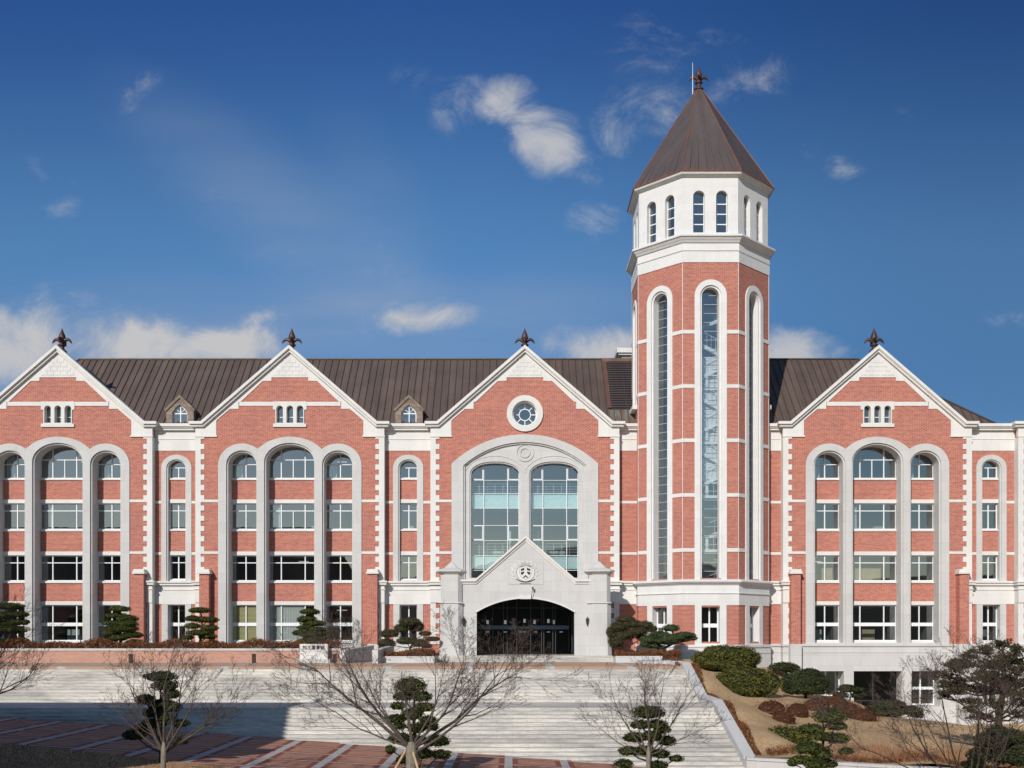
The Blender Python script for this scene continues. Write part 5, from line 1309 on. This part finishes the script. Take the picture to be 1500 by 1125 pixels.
# left tree at x=237
d = 35; x = sx(238, d)
bare_tree('slender bare tree with a pale trunk on the shaded lawn at lower left', x, d-80, gz(x), 1.05+.1, [(170,50,2.6,.045),(120,72,2.7,.05),(60,62,2.6,.06),(10,42,2.8,.055),(200,62,2.3,.045),(-30,55,2.4,.05),(95,80,2.9,.06),(180,35,2.0,.035),(0,30,2.1,.03)], 2, tr=.09, dens=1.0)
d = 36; x = sx(601, d)
bare_tree('large bare tree with a thick trunk and wooden stakes in the middle foreground', x, d-80, gz(x), 1.52, [(178,28,4.1,.085),(168,44,3.9,.085),(140,56,2.3,.055),(80,72,1.7,.055),(30,54,2.4,.055),(12,35,4.1,.085),(-2,22,3.9,.07),(-40,42,2.9,.05),(205,40,3.2,.05),(192,13,3.4,.045),(100,50,2.0,.045),(352,42,3.4,.06)], 14, tr=.185, stakes=True, dens=1.3, twig_r=.006)
d = 37; x = sx(948, d)
bare_tree('small bare tree overlapping the clipped conifer beside the stair wall', x, d-80, gz(x), 1.7, [(170,38,2.4,.04),(150,60,2.3,.045),(90,78,2.6,.05),(30,62,2.5,.045),(8,35,2.3,.04),(-20,22,2.1,.03),(185,18,2.2,.03),(60,70,2.5,.04)], 8, tr=.075)
d = 36; x = sx(-62, d)
bare_tree('bare tree cut by the left edge whose branches reach over the stairs', x, d-80, gz(x), 2.0, [(5,48,3.0,.06),(-15,30,2.9,.055),(20,62,3.0,.055),(0,16,2.3,.04),(60,70,3.0,.06),(120,50,3.0,.05)], 9, tr=.13)
d = 37; x = sx(1420, d)
bare_tree('dark bare tree in the lower right corner in front of the pine', x, d-80, gz(x)-.1, 1.15, [(178,14,4.4,.05),(168,40,3.4,.06),(140,62,3.4,.06),(95,72,3.6,.06),(40,58,3.4,.055),(10,36,3.6,.05),(195,28,3.0,.04),(-20,50,2.8,.05)], 12, tr=.13, bark_='bark_brown', dens=1.35)

# large pine at the right edge
random.seed(77)
d = 50; x = sx(1466, d); zb = gz(14)-.9
o = empty('tall_pine', (x, d-80, -7.0)); tag(o, 'tall spreading pine with open branches at the right edge of the photo', 'tree')
m = MB()
pads = [(1478,943,16,6),(1452,953,18,6),(1436,960,14,5),(1490,952,14,7),(1470,962,20,6),(1410,972,20,7),(1388,976,14,5),(1440,975,26,7),(1478,978,24,7),(1500,970,18,8),(1396,988,22,7),(1425,990,24,8),(1462,992,26,8),(1495,996,24,8),
        (1378,1000,13,6),(1412,1006,18,6),(1445,1010,22,6),(1485,1014,22,7),(1430,1028,14,6),(1508,1030,16,7),(1420,1038,12,6),(1515,985,20,9),(1520,1010,18,9),(1398,1018,16,6),(1455,1030,20,8),(1385,1010,12,5),(1480,1045,20,8),(1440,1050,14,7),(1425,972,20,6),(1455,970,22,6),(1410,998,20,6),(1470,1002,22,7)]
tops = []
for (px, py, rx, ry) in pads:
    dy = random.uniform(-1.3,1.3); k = d/1560; c = (sx(px,d), d-80+dy, sz(py,d)); tops.append(Vector(c))
    # open needle tufts: no solid core
    for q in range(int(rx*2.2)):
        cc = Vector(c)+Vector((random.gauss(0,.45)*rx*k, random.gauss(0,.4)*rx*k, random.gauss(0,.5)*ry*k))
        leafball(m, cc, (.13,.13,.075), 26, .055, core=False)
m.build('crown', ['pine_open', 'leaf_core'], o) if 'pine_open' in MATS else None
if 'pine_open' not in MATS:
    foliage_mat('pine_open', [(.045,.026,.014),(.050,.045,.020),(.070,.076,.030)], 1.2); m.build('crown', ['pine_open', 'leaf_core'], o)
t = MB(); b0 = Vector((x,d-80,-7.0)); tp = [b0, b0+Vector((.05,0,1.6)), b0+Vector((-.12,0,3.0)), b0+Vector((.1,0,4.3)), b0+Vector((.2,.1,5.6)), b0+Vector((.15,.1,6.5))]
t.tube(tp, [.26,.21,.17,.13,.08,.04], 9)
for c in tops:
    q = min(tp[1:-1], key=lambda p: abs(p.z-(c.z-.7))); mid = q.lerp(c, .55)+Vector((0,0,-.18))
    t.tube([q, mid, c], [.065,.045,.02], 5)
    for _ in range(9):
        e2 = c+Vector((random.gauss(0,.4), random.gauss(0,.3), random.gauss(0,.1))); t.tube([mid.lerp(c,.5), e2], [.02,.008], 3)
t.build('trunk', 'bark_brown', o)
cloud_tree('round_shrub', 'mass of dark green shrub at the foot of the tall pine, lower right', 44, 1470, gz(19)-.8, [(1452,1085,22,14),(1478,1078,26,12),(1500,1092,26,14),(1440,1106,22,12),(1470,1108,26,14),(1500,1112,24,14),(1425,1120,18,9),(1460,1070,16,8)], 'conifer_dark', 'shrub', size=.06, trunk_r=.1)
